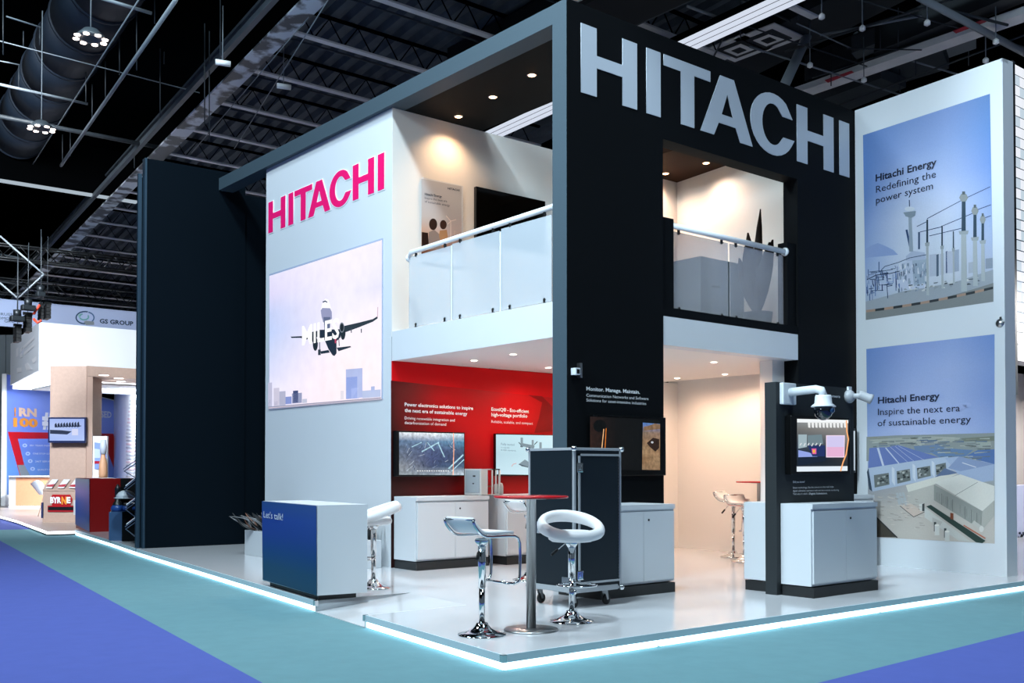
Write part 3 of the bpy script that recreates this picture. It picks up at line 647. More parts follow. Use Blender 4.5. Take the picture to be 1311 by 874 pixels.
text_on('MILES', SX, (-1, 0, 0), (387, 441.5), (434.5, 432), 25, lit, scr, cv.off + .001, .02)
# ------------------------------------------------------------------ televisions
def tv(name, x0, x1, z0, z1, y, label, wallgap=0.05):
    t = thing(name, ((x0 + x1) / 2, y, z0), label, 'television')
    box('bezel', (x0, y, z0), (x1, y + wallgap - .002, z1), BEZEL, t, .006)
    return t
# landscape with lattice towers, left of the red wall
ty = yb - .075
t = tv('television', 7.55, 8.70, 1.215, 1.825, ty, 'television on the red wall showing a rocky landscape with lattice towers', .07)
cv = Canvas(AY(ty - .001), (0, -1, 0))
cv.quadgrad([(511, 553), (594, 555), (594, 608), (511, 607.5)], [['dfe6ec', 'eef2f6', 'cfe0ea'], ['5a7290', '6884a4', '4c86a8'], ['5c6a80', '4c5a80', '3f5270'], ['6a7484', '46527a', '30405c'], ['8a9098', '3c4868', '46607c'], ['909aa0', '8c98a4', 'c4d4de']], 12)
rd = random.Random(5)
for k in range(34):
    x = 520 + rd.random() * 64; y = 560 + rd.random() * 37
    cv.line((x, y), (x + rd.uniform(-8, 8), y + rd.uniform(2, 8)), .5, rd.choice(['2b3858', 'b4c0d0', '22304a', '8494ae'])); cv.off -= .0001
cv.off += .0001
for a_, b_, w in (((540, 578), (562, 566), 1.6), ((527, 572), (540, 566), 1), ((561, 567), (569, 585), 1.4), ((574, 600), (593, 582), 1.8), ((578, 603), (594, 588), 1.2), ((547, 566), (556, 577), 1)): cv.line(a_, b_, w, 'a9d0e0')
cv.line((580.5, 554), (581, 575), .8, 'ff9a60'); cv.line((581, 575), (580, 608), 1.0, 'ffb890')  # orange reflection streak painted into the picture
for x in range(534, 576, 3): cv.line((x, 602.5), (x + 1.8, 602.7), 1.2, 'eef2f4'); cv.off -= .0001
cv.build('display', SCREENG, t)
t = tv('television', 9.265, 10.42, 1.215, 1.825, ty, 'television on the red wall showing pale drawings of switchgear', .07)
cv = Canvas(AY(ty - .001), (0, -1, 0))
cv.quadgrad([(635, 556), (708, 557.3), (708, 608), (635, 607)], [['bfe0ea', 'c8e8f2'], ['b4d4e0', 'c8e8f2'], ['c4e2ee', 'd4eef6']], 4)
for cx_, cy_, r_ in ((668, 564, 3), (682, 567, 2.6), (692, 570, 3)): cv.line((cx_, cy_ - 4), (cx_, cy_ + 6), r_, '8398a2'); cv.ell((cx_, cy_ + 7), 2, 1.4, '5a6c78')
cv.line((668, 569), (684, 572), 4, '7b8f99'); cv.line((664, 566), (667, 569), 1, '30424e'); cv.line((684, 569), (688, 565), 1, '30424e')
cv.poly([(664, 594), (672, 588), (678, 592), (676, 598), (668, 597)], '8195a0'); cv.line((664, 594), (676, 598), 1, '3a4c58'); cv.pline([(655, 597), (657, 594), (661, 593)], .7, 'd8908c')
cv.build('display', SCREEN, t)
for s, l, rr, c in (('Fully tested', (641, 569.5), (658, 570.5), 3), ('to meet IEC', (641, 573.3), (652, 574), 1.8), ('& IEEE standards', (641, 576.6), (660, 577.6), 1.8)): text_on(s, AY(ty - .001), (0, -1, 0), l, rr, c, mat('screen_ink', '60788c', emit=.9), t, .008)
# facade: dark TV
fy = YF - .06
t = tv('television', 7.80, 8.955, 1.24, 1.905, fy, 'black television on the front wall showing a desert rock at its right end', .055)
cv = Canvas(AY(fy - .001), (0, -1, 0))
cv.quadgrad([(755.5, 533), (845, 537.5), (845, 603), (755.5, 600)], [['241511', '0a0909', '060708', '060708'], ['2c1a12', '0a0808', '050607', '060708'], ['1c110d', '080707', '050607', '060708']], 8)
cv.quadgrad([(823, 540.8), (845, 542.5), (845, 601.5), (822, 601)], [['4a74b8', '6c90c4'], ['7a6a5c', '8a7060'], ['866a50', '94785c'], ['9c8060', '8a6c50'], ['7a5c40', 'a08464'], ['90765a', '84684c']], 5)
cv.ell((768, 545), 8.5, 8, '020303'); cv.line((773, 549), (770.5, 574), 1.0, 'ffc48c'); cv.line((776, 548), (774.5, 574), .9, 'd87828')  # dark dome and orange ribbons: reflections painted into the picture
cv.poly([(828, 567), (836, 560), (844, 562), (844, 573), (839, 578), (832, 572)], '2c1d16'); cv.ell((835, 566), 1.6, 1.4, 'c8ccd4'); cv.poly([(824, 546), (830, 545), (838, 542), (845, 543), (845, 549), (824, 551)], '80644c')
cv.build('display', SCREENG, t)
# facade print
for s, l, rr, c, b in (('Monitor. Manage. Maintain.', (750.5, 499.5), (819, 504), 5.0, .02), ('Communication Networks and Software', (750.5, 507.5), (830, 512), 4.0, 0), ('Solutions for asset-intensive industries', (750.5, 513.6), (827, 518.2), 4.0, 0)):
    text_on(s, AY(YF - .001), (0, -1, 0), l, rr, c, INKW, fac, .003, b)
# upper storey poster + TV
up = thing('poster', (8.36, yb, 4.38), 'grey poster of two children looking at a wind turbine, on the balcony wall', 'poster')
cv = Canvas(AY(yb - .03), (0, -1, 0))
box('board', (8.015, yb - .03, 4.15), (8.70, yb - .008, 5.30), WHITE, up)
cv.quadgrad([(539.5, 228.5), (591, 238.5), (591, 320), (539.5, 325)], [['b4b6ba', 'b2b4b8'], ['b6b6ba', 'b4b4b6'], ['b8b2b0', 'b0acae'], ['c09478', 'b4a8a8'], ['5a2c18', '8a5034']], 6)
cv.ell((554.5, 287), 5.2, 7.5, '2e1c16'); cv.ell((567.5, 287.5), 4.4, 6, '38221a'); cv.poly([(549, 297), (556, 294), (563, 300), (566, 318), (548, 320)], '86746c'); cv.poly([(563, 295), (572, 294), (574, 308), (566, 316), (562, 302)], 'a07450'); cv.poly([(540, 297), (548, 298), (549, 316), (540, 315)], '241410')
cv.line((577, 283), (577, 306), .9, 'd8c8c0'); cv.line((577, 283), (571, 276), .8, 'e0d0c8'); cv.line((577, 283), (584, 281), .8, 'e0d0c8'); cv.line((577, 283), (573, 287), .7, 'e0d0c8'); cv.line((582, 295), (582, 304), .6, 'd0b8a8')
cv.build('print', PRINT, up)
for s, l, rr, c, b in (('HITACHI', (573, 242.3), (588, 245), 2.6, .03), ('Hitachi Energy', (543.5, 249.5), (565.5, 253), 3, .02), ('Inspire the next era', (543.5, 254.5), (572, 259), 3, 0), ('of sustainable energy', (543.5, 259), (575.5, 264.5), 3, 0)): text_on(s, AY(yb - .03), (0, -1, 0), l, rr, c, INK, up, .006, b)
t = tv('television', 8.905, 10.21, 4.55, 5.325, yb - .07, 'switched off black television on the upper balcony wall', .06)
box('display', (8.92, yb - .072, 4.565), (10.195, yb - .070, 5.31), mat('dead_screen', '070605', 0.06), t)
# ------------------------------------------------------------------ glass balustrades
def clip(parent, p, n, up=True):
    q = Vector(p); o = parent_off(parent)
    MB().lathe([(0, -.012), (.017, -.012), (.02, -.006), (.02, .006), (.017, .012), (0, .012)], q - o, 14, tuple(n)).box(q - o - Vector((.012, .012, .045 if up else -.0)), q - o + Vector((.012, .012, 0.0 if up else .045))).build('clamp', RUBBER, parent)
HRAIL = mat('handrail_white', 'dfe4e8', 0.3)
xg = XT + .06
bal = thing('balustrade', (xg, 11.3, 3.15), 'frosted glass balustrade with a white handrail along the left balcony', 'balustrade')
o_ = parent_off(bal)
MB().tube([Vector((xg, 11.32, 4.10)) - o_, Vector((xg, 11.28, 4.16)) - o_, Vector((xg, 8.36, 4.215)) - o_], .032, 12).build('handrail', HRAIL, bal)
MB().lathe([(.05, 0), (.05, .02), (.02, .03)], Vector((xg, 11.345, 4.09)) - o_, 16, (0, -1, 0)).build('end_bracket', HRAIL, bal)
ys = [onx(px, 330, xg).y for px in (524, 577, 579.5, 639.5, 642, 706.5)]
for k in range(3):
    y0, y1 = ys[2 * k], ys[2 * k + 1]
    MB().box(Vector((xg - .005, y1, 3.17)) - o_, Vector((xg + .005, y0, 4.10 + .015 * k)) - o_).build('glass_panel', GLASS, bal)
    for y in (y0 - .16, y1 + .12):
        clip(bal, (xg, y, 4.10 + (11.3 - y) * .019), (1, 0, 0), False); clip(bal, (xg, y, 3.20), (1, 0, 0), True)
    if k: MB().box(Vector((xg - .012, y0 + .0, 3.16)) - o_, Vector((xg + .012, y0 + .02, 4.1)) - o_).build('joint_strip', HRAIL, bal)
yg = 8.20
bal2 = thing('balustrade', (9.2, yg, 3.1), 'frosted glass balustrade in a black frame across the upper opening', 'balustrade')
o_ = parent_off(bal2)
MB().box(Vector((OX0, 8.125, 3.093)) - o_, Vector((OX1, 8.30, 3.20)) - o_).build('sill', BLACK, bal2)
MB().box(Vector((OX0, 8.15, 3.2)) - o_, Vector((9.2, 8.30, 4.26)) - o_).build('post', BLACK, bal2)
MB().box(Vector((11.43, 8.15, 3.2)) - o_, Vector((OX1, 8.30, 4.30)) - o_).build('post', BLACK, bal2)
MB().tube([Vector((9.2, yg - .02, 4.19)) - o_, Vector((11.43, yg - .02, 4.175)) - o_], .034, 12).build('handrail', HRAIL, bal2)
MB().lathe([(.055, 0), (.055, .02), (.035, .03)], Vector((11.43, yg - .02, 4.175)) - o_, 18, (-1, 0, 0)).build('end_bracket', HRAIL, bal2)
for x0, x1 in ((9.225, 10.26), (10.30, 11.40)):
    MB().box(Vector((x0, yg - .005, 3.20)) - o_, Vector((x1, yg + .005, 4.13)) - o_).build('glass_panel', GLASS2, bal2)
    for x in (x0 + .12, x1 - .12): clip(bal2, (x, yg, 4.12), (0, 1, 0), False); clip(bal2, (x, yg, 3.22), (0, 1, 0), True)
# things on the upper storey seen over / through the glass
cb = thing('storage_cabinet', (10.8, 10.2, 3.08), 'grey storage unit standing blurred behind the right glass balustrade', 'cabinet')
box('body', (11.05, 9.3, 3.08), (12.0, 9.9, 4.25), mat('grey_unit', '5d6a74', .6), cb); box('handle', (11.3, 9.285, 3.85), (11.45, 9.3, 3.87), RUBBER, cb)
def leaf(parent, base, tip, w, m, curl=0.15, name='leaf', side=None):
    base = Vector(base); tip = Vector(tip); d = tip - base; s = (side or Vector((-d.y, d.x, 0))).normalized(); up_ = d.cross(s).normalized(); rows = []
    N = 6
    for k in range(N + 1):
        t_ = k / N; ww = w * math.sin(math.pi * min(.999, t_ * .92 + .06)) ** .8; c = base + d * t_ + up_ * (curl * d.length * math.sin(math.pi * t_)) + Vector((0, 0, 0))
        rows.append([c - s * ww / 2, c + up_ * ww * .18, c + s * ww / 2])
    return MB().grid(rows, .003).build(name, m, parent)
PLD = mat('leaf_dark_brown', '33241a', .5, noise=.3, nscale=20)
pt = thing('potted_plant', (12.0, 9.0, 3.08), 'dark leaved plant rising above the right balustrade handrail', 'plant')
lx = Vector((11.85, 8.95, 3.08)); pt.location = lx
MB().lathe([(0, 0), (.16, 0), (.21, .42), (.18, .42), (.17, .38), (0, .38)], seg=24).build('pot', mat('pot_grey', '4a5058', .5), pt)
rd = random.Random(11)
for k in range(9):
    a_ = k * 2.4; h = (1.88, 1.55, 1.45, 1.3, 1.2, 1.1, 1.35, 1.2, 1.4)[k]
    off2 = (RIGHT * (-.12 if k == 1 else .04 if k == 0 else rd.uniform(-.25, .25)))
    leaf(pt, (0, 0, .38), (off2.x, off2.y + rd.uniform(-.1, .1), h), .2 if k else .13, PLD, .05, side=RIGHT)
# ------------------------------------------------------------------ cabinets
def cabinet(x0, x1, y0, y1, h, label, seam=.52, lock=True, right_closed=True):
    c = thing('storage_cabinet', (x0, y0, 0), label, 'cabinet', 'white storage cabinets on black plinths')
    box('plinth', (x0 - .005, y0 - .012, 0), (x1 - .02, y1 - .02, .105), PLINTH, c)
    box('body', (x0, y0 + .022, .115), (x1, y1, h), CAB, c, .003)
    xm = x0 + (x1 - x0) * seam
    for a_, b_ in ((x0 + .018, xm - .002), (xm + .002, x1 - .018)): box('door', (a_, y0, .14), (b_, y0 + .021, h - .075), CAB, c, .002)
    box('top_rail', (x0, y0 + .002, h - .05), (x1, y0 + .022, h), CAB, c)
    if lock:
        o = parent_off(c); MB().lathe([(0, 0), (.011, 0), (.012, .006), (.008, .008), (0, .008)], Vector((xm + .075, y0, h - .16)) - o, 14, (0, -1, 0)).build('lock', RUBBER, c)
    return c
cabinet(7.565, 8.765, 11.10, 11.63, .95, 'white two door cabinet under the landscape television')
cabinet(8.985, 10.18, 11.0, 11.63, .955, 'white cabinet under the pale switchgear television, behind the bar table')
cabinet(7.31, 8.43, 7.455, 8.10, .94, 'white cabinet right of the wheeled case against the black front wall', .56)
cabinet(9.06, 10.27, 6.17, 6.56, .955, 'white cabinet at the front of the dark camera panel', .5)
cabinet(9.17, 10.4, 6.72, 7.12, .955, 'white cabinet on the rear side of the dark camera panel', .5, False)
cabinet(11.55, 12.74, 7.70, 8.10, .97, 'white cabinet half hidden between the camera panel and the lower poster', .5, False)
# kiosk panel
ky = 6.565
kp = thing('partition', (9.0, ky, 0), 'free standing dark panel carrying the two cameras and a television', 'partition')
box('panel', (8.998, ky, 0), (10.44, 6.708, 2.225), KIOSK, kp)
text_on('e on camera', AY(ky), (0, -1, 0), (1050, 507.2), (1075.3, 509.2), 3.8, INKW, kp, .003, .01)
for s, l, rr, c, b in (('Did you know?', (1015, 618), (1030, 617.6), 2.6, .02), ('Smart technology, like the camera on this wall, helps', (1015, 625.2), (1067, 623.8), 2.4, 0), ('digital substation operators with real time remote monitoring.', (1015, 629.2), (1074, 628), 2.4, 0), ("That's why it's called a", (1015, 633.2), (1034, 632.8), 2.4, 0), ('Digital Substation.', (1035.5, 632.8), (1059, 632.2), 2.4, .02)): text_on(s, AY(ky), (0, -1, 0), l, rr, c, INKW, kp, .003, b)
kty = ky - .085
t = tv('television', 9.14, 10.235, 1.255, 1.875, kty, 'television on the camera panel with hall reflections painted on its screen', .08)
cv = Canvas(AY(kty - .001), (0, -1, 0))  # reflections of the hall painted into the glowing picture
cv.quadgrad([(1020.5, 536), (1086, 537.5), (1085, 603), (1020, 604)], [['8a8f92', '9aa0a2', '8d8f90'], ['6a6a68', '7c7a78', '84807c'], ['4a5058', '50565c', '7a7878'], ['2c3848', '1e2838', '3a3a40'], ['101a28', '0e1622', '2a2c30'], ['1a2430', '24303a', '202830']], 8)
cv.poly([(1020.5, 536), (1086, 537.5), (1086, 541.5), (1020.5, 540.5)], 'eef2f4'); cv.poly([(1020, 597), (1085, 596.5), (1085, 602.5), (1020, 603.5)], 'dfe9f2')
x = 1034
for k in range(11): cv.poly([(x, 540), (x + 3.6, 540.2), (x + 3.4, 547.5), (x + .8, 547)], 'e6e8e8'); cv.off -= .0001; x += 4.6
cv.off += .0001
cv.poly([(1022, 556), (1033, 556), (1033, 572), (1022, 574)], '9cb0b8'); cv.poly([(1034, 557), (1052, 556), (1054, 568), (1034, 571)], '6c8088'); cv.poly([(1022, 576), (1036, 579), (1048, 585), (1022, 585.5)], '8ea0e0'); cv.poly([(1022, 585), (1060, 584), (1056, 590), (1022, 596)], '0e1c30')
cv.poly([(1034, 570), (1056, 570), (1056, 584), (1040, 584)], '1c2c60')
for k in range(6): cv.line((1024 + k * 5, 570 + (k % 2)), (1026 + k * 5, 567), 1.2, 'd8dce0'); cv.off -= .0001
cv.poly([(1039, 574), (1045, 574), (1045, 581), (1040, 581)], 'e060a0'); cv.ell((1042, 577.5), 1.8, 2.2, 'e8b040')
cv.poly([(1057.5, 557), (1081.5, 557), (1081, 585.3), (1057.5, 585.3)], 'f0d8ec'); cv.poly([(1058.5, 572), (1080.5, 572), (1080, 584.3), (1058.5, 584.3)], 'e0aed0'); cv.poly([(1058.5, 558), (1080.5, 558), (1080.5, 572), (1058.5, 572)], 'ccc4ea')
for a_, b_ in (((1083.5, 538), (1084, 552)), ((1084, 552), (1086, 562)), ((1086, 562), (1083, 582)), ((1083, 582), (1079, 592)), ((1079, 592), (1076, 603))): cv.line(a_, b_, 1.6, 'ffb070')  # reflected warm streak, painted on as well
cv.build('display', SCREEN, t)
# rear television on the far front wall part
t = tv('television', 11.72, 12.87, 1.26, 1.88, YF - .06, 'television half hidden at the right edge of the camera panel', .055)
cv = Canvas(AY(YF - .062), (0, -1, 0)); cv.quadgrad([(1060, 549), (1094.6, 551.5), (1094.6, 602), (1060, 601)], [['c8d4e0', 'c4d2de'], ['c0ccd8', 'b8c6d4']], 4); cv.build('display', SCREEN, t)
# dome camera
CAMW = mat('camera_white', 'cdd4da', .4)
dc = thing('dome_camera', (9.14, ky, 2.1), 'white dome camera on a long arm at the top of the dark panel', 'camera')
MB().box((-.09, -.055, -.11), (.14, -.003, .118), .012).build('wall_box', CAMW, dc)
MB().tube([(.03, -.05, .02), (.04, -.36, .035), (.05, -.42, .02), (.05, -.44, -.03)], [(.045, .038), (.042, .036), (.042, .038), (.04, .04)], 14).build('arm', CAMW, dc)
MB().lathe([(0, 0), (.075, 0), (.082, -.02), (.088, -.085), (.125, -.115), (.125, -.122), (.085, -.118), (0, -.118)], (.05, -.44, -.03)).build('sun_hood', CAMW, dc)
MB().lathe([(.093, -.122), (.095, -.165), (.08, -.215), (.05, -.245), (.02, -.257), (0, -.258)], (.05, -.44, -.03)).build('dome', mat('dome_glass', '0a1118', .05, coat=1.0), dc)
MB().lathe([(.03, 0), (.03, .02), (0, .03)], (.05, -.535, -.19), 14, (0, -1, -.1)).build('lens', mat('lens_blue', '1c3a5c', .08), dc)
# bullet camera
bc = thing('bullet_camera', (10.33, ky, 2.13), 'grey bullet camera on a round bracket at the right end of the dark panel', 'camera')
CAMG = mat('camera_grey', 'a3a7ac', .4)
MB().lathe([(.075, 0), (.075, .03), (.06, .055), (.03, .075), (0, .08)], (0, 0, 0), 22, (0, -1, 0)).build('bracket', CAMG, bc)
MB().tube([(0, -.07, 0), (.04, -.13, -.0), (.06, -.16, -.0)], .03, 12).build('joint', CAMG, bc)
MB().lathe([(0, 0), (.045, 0), (.05, .02), (.05, .12), (.056, .13), (.056, .16), (.05, .16), (.046, .145), (0, .145)], (.03, -.11, .02), 20, (.5, -.6, -.32)).build('housing', CAMG, bc)
MB().box((-.03, -.03, .07), (.03, -.005, .11)).build('conduit', CAMW, bc)
MB().lathe([(0, .146), (.045, .146), (.045, .15), (0, .15)], (.03, -.11, .02), 20, (.5, -.6, -.32)).build('lens', BEZEL, bc)
# little box camera on facade edge
fc = thing('wall_sensor', tuple(ony(733, 475, YF)), 'small white sensor with a round bracket high on the black front wall', 'sensor')
MB().box((-.035, -.09, -.045), (.03, -.01, .03), .004).build('housing', CAMW, fc); MB().box((-.022, -.094, -.03), (.018, -.088, .015)).build('window', BEZEL, fc)
MB().lathe([(0, 0), (.03, 0), (.03, .02), (0, .02)], (.075, -.001, 0), 14, (0, -1, 0)).box((.06, -.06, -.07), (.09, -.001, .09), .006).build('bracket', STEEL, fc)
# ------------------------------------------------------------------ wheeled flight case
fc = thing('flight_case', (6.615, 7.10, 0), 'tall dark wheeled case with aluminium edges standing behind the white stool', 'case')
fw, fd, zb, zt = .63, .66, .155, 1.515
def F(name, a_, b_, m, bev=0.0): return MB().box(a_, b_, bev).build(name, m, fc)
F('body', (.006, .006, zb), (fw - .006, fd - .006, zt - .006), CASEBLK)
e = .026
ed = MB()
for x in (0, fw - e):
    for y in (0, fd - e): ed.box((x, y, zb), (x + e, y + e, zt), .004)
for z in (zb, zt - e):
    for y in (0, fd - e): ed.box((e, y, z), (fw - e, y + e, z + e), .004)
    for x in (0, fw - e): ed.box((x, e, z), (x + e, fd - e, z + e), .004)
ed.build('edging', CASEALU, fc)
F('base_rail', (-.004, -.004, zb - .006), (fw - .05, fd, zb + .045), CASEALU, .004)
dr = F('door', (.062, -.010, zb + .09), (fw - .045, .008, zt - .07), CASEBLK)
d2 = MB(); X0, X1, Z0, Z1 = .05, fw - .03, zb + .075, zt - .058
d2.box((X0, -.014, Z0), (X0 + .02, -.002, Z1)).box((X0, -.014, Z1 - .02), (X1, -.002, Z1)).box((X0, -.014, Z0), (X1, -.002, Z0 + .02)); d2.build('door_frame', CASEALU, dr)
hg = MB()
for k in range(40): hg.box((X1 - .026, -.018, Z0 + .03 + k * (Z1 - Z0 - .06) / 40), (X1 - .006, -.004, Z0 + .03 + (k + .82) * (Z1 - Z0 - .06) / 40))
hg.build('piano_hinge', STEEL, dr)
for z in (zt - .19, zb + .16): MB().box((.03, -.022, z - .045), (.105, -.008, z + .045), .01).box((.045, -.03, z - .018), (.07, -.02, z + .018), .004).box((.072, -.028, z - .03), (.09, -.02, z + .03), .003).build('butterfly_latch', CHROME, fc)
for z in (.75,): MB().box((-.014, .44, z - .06), (0, .52, z + .06), .006).box((-.02, .46, z - .03), (-.01, .50, z + .03), .004).build('side_handle', CHROME, fc)
MB().box((-.012, .02, zb + .07), (0, .16, zb + .14), .004).build('side_plate', STEEL, fc)
for x in (0, fw):
    for y in (0, fd):
        for z in (zb + .01, zt - .01): MB().lathe([(0, -.028), (.02, -.022), (.028, 0), (.02, .022), (0, .028)], (x, y, z), 12).build('ball_corner', CHROME, fc)
for x in (.06, fw - .14):
    for y in (.09, fd - .10):
        c = MB().box((x - .04, y - .035, zb - .016), (x + .04, y + .035, zb - .005)).prism([(x - .02, y - .022, zb - .016), (x + .02, y - .022, zb - .016), (x + .035, y - .022, .05), (x + .012, y - .022, .045)], (0, .004, 0)).prism([(x - .02, y + .018, zb - .016), (x + .02, y + .018, zb - .016), (x + .035, y + .018, .05), (x + .012, y + .018, .045)], (0, .004, 0)).build('caster', STEEL, fc)
        MB().lathe([(.0, -.015), (.04, -.015), (.05, -.008), (.05, .008), (.04, .015), (0, .015)], (x + .02, y, .05), 20, (0, 1, 0)).build('wheel', RUBBER, c)
# ------------------------------------------------------------------ bar tables
def bar_table(loc, label, h=1.095, r=.31):
    t = thing('bar_table', loc, label, 'table', 'red topped bar tables')
    MB().lathe([(0, 0), (.222, 0), (.224, .006), (.215, .016), (.05, .022), (0, .022)], seg=40).build('base', STEEL, t)
    MB().lathe([(.04, .02), (.04, h - .03), (.045, h - .028)], seg=28).build('column', STEEL, t)
    MB().lathe([(0, h - .028), (.13, h - .026), (.13, h - .018), (0, h - .018)], seg=28).build('flange', STEEL, t)
    MB().lathe([(0, h - .018), (r - .006, h - .018), (r, h - .012), (r, h - .004), (r - .004, h), (0, h)], seg=48).build('tabletop', REDTOP, t)
    return t
p = gz(680, 806.5); bar_table(p, 'red topped bar table on a steel column at the front corner', 1.094, .308)
p = C0 + ray(973, 700) * 15.0; bar_table((p.x, p.y, 0), 'red topped bar table inside the lit passage', 1.135, .34)
# ------------------------------------------------------------------ stools
def stool_base(t, zs, foot=None, colz=.40):
    MB().lathe([(0, 0), (.19, 0), (.193, .005), (.19, .012), (.13, .028), (.075, .055), (.05, .085), (.045, .10), (0, .10)], seg=36).build('base', CHROME, t)
    MB().lathe([(.024, .09), (.024, colz), (.0, colz)], seg=20).build('lower_post', CHROME, t)
    MB().lathe([(.031, colz - .02), (.031, zs), (0, zs)], seg=20).build('upper_post', CHROME, t)
    MB().lathe([(.05, zs), (.06, zs - .02), (.035, zs - .06), (.03, zs - .06)], seg=20).build('swivel_plate', CHROME, t)
def lever(t, a_, b_):
    a_ = Vector(a_); b_ = Vector(b_); l = MB().tube([a_, b_], .005, 8).build('lever', CHROME, t); m_ = a_ + (b_ - a_) * .62
    MB().tube([m_, a_ + (b_ - a_) * .7, b_ + (b_ - a_) * .05], [.008, .013, .013], 10).build('grip', RUBBER, l)
def ring_stool(loc, rz, label, zs=.70, ring_foot=True):
    t = thing('bar_stool', loc, label, 'stool', 'bar stools with a padded ring back', rz)
    stool_base(t, zs)
    MB().lathe([(0, -.01), (.17, -.01), (.2, .01), (.205, .04), (.19, .07), (.15, .085), (0, .09)], (-.0, 0, zs), 32).build('seat', LEATHER, t)
    # ring back: forward is +x; band rises toward the back (-x)
    path = []; rad = []
    N = 40
    for k in range(N):
        a_ = k * 2 * math.pi / N; c = .5 - .5 * math.cos(a_)        # 0 in front, 1 behind
        R_ = .232 + .025 * c
        path.append((R_ * math.cos(a_) - .01, R_ * 1.03 * math.sin(a_), zs + .045 + .155 * c ** 1.2)); rad.append((.047 + .012 * c, .046 - .010 * c))
    MB().tube(path, rad, 14, closed=True).build('ring_backrest', LEATHER, t)
    fr = [(.15 * math.cos(a_) + .13, .17 * math.sin(a_), .33) for a_ in [math.radians(v) for v in range(-155, 156, 15)]]
    MB().tube([(0.02, -.02, .345)] + fr + [(0.02, .02, .345)], .009, 8).build('footrest', CHROME, t)
    lever(t, (0.03, -.05, zs - .01), (.07, -.2, zs - .11))
    return t
def wdir(h, f): v = RIGHT * h + Vector((-RIGHT.y, RIGHT.x, 0)) * f; return math.atan2(v.y, v.x)
ring_stool(gz(732, 796), wdir(.28, -.96), 'white ring backed stool directly in front of the wheeled case', .70)
ring_stool(gz(478, 753), wdir(-.96, -.25), 'white ring backed stool behind the blue counter', .71)
def s_stool(loc, rz, label, zs=.77):
    t = thing('bar_stool', loc, label, 'stool', 'bar stools with a bent chrome frame', rz)
    stool_base(t, zs - .02)
    hw = .175
    prof = [(-.225, .135), (-.235, .128), (-.22, .09), (-.19, .055), (-.15, .02), (-.11, .004), (-.05, 0), (.12, 0), (.19, -.004), (.225, -.02), (.245, -.06)]
    rows = [[Vector((x, y, zs + .02 + z)) for y in (-hw + .01, -hw * .5, 0, hw * .5, hw - .01)] for x, z in prof[:-2]]
    MB().grid(rows, .022).build('seat', LEATHER, t)
    for s in (-1, 1):
        pts = [(x, s * hw, zs + z) for x, z in prof] + [(.25, s * hw, .62), (.245, s * hw, .46), (.23, s * hw, .42), (.19, s * (hw - .01), .405)]
        MB().tube(pts, .0115, 10).build('side_frame', CHROME, t)
    MB().tube([(.19, -hw + .01, .405), (.185, 0, .405), (.19, hw - .01, .405)], .0115, 10).build('footrest', CHROME, t)
    MB().tube([(-.225, -hw, zs + .135), (-.215, 0, zs + .14), (-.225, hw, zs + .135)], .0115, 10).build('top_frame', CHROME, t)
    MB().tube([(.19, -hw, zs - .004), (.19, hw, zs - .004)], .009, 8).build('cross_bar', CHROME, t)
    lever(t, (-.04, -.03, zs - .03), (-.13, -.10, zs - .17))
    return t
s_stool(gz(617, 813), wdir(.745, .667), 'bent chrome stool with a white seat left of the front bar table', .785)
s_stool(gz(677, 742.5), wdir(.745, .667), 'bent chrome stool mostly hidden behind the front bar table column', .80)
s_stool(gz(939, 713), wdir(.75, -.66), 'bent chrome stool in the passage, the farther of the two', .83)
s_stool(gz(953, 719), wdir(.45, -.9), 'bent chrome stool in the passage, right one cut off by the white cabinet', .80)
# ------------------------------------------------------------------ welcome counter
cP = Vector((math.sin(aP), math.cos(aP), 0)); nP = Vector((cP.y, -cP.x, 0))   # nP points to +x
c0 = gz(405.8, 769.5)
ct = thing('reception_counter', tuple(c0), 'blue fronted white counter reading Let\'s talk at the stand edge', 'counter')
L_ = 1.62; Wd = .54
def cbox(name, s0, s1, w0, w1, z0, z1, m):
    P = [cP * s0 + nP * w0, cP * s1 + nP * w0, cP * s1 + nP * w1, cP * s0 + nP * w1]
    return MB().prism([v + Vector((0, 0, z0)) for v in P], (0, 0, z1 - z0)).build(name, m, ct)
def AC(px, py):
    r = ray(px, py); n = nP; t_ = (c0 - C0).dot(n) / r.dot(n); return C0 + r * t_
L_ = (AC(336, 700) - c0).dot(cP)
cbox('plinth', .10, L_ - .12, .05, Wd - .08, 0.0, .055, PLINTH)
cbox('body', 0, L_, .004, Wd, .055, .952, CAB)
cv = Canvas(AC, -nP, 0.003)
zt_, zb_ = 1.02, .055
cv.off = .003
def cpt(s, z): return None
Q = [((AC(336, 641))), 0]
cv.quadgrad([(335.6, 641.2), (405.4, 647.4), (405.8, 762), (336.6, 741.5)], [['2c5286', '34548c'], ['23489a', '2a4c92'], ['1f4492', '1e4488'], ['0e4680', '0c4278'], ['0c4668', '0a4466'], ['0a4060', '0a3e5c']], 6)
cv.build('front_graphic', PRINT, ct)
text_on("Let's talk!", AC, -nP, (338.5, 662), (363.2, 666), 8.6, INKW, ct, .009, 0)
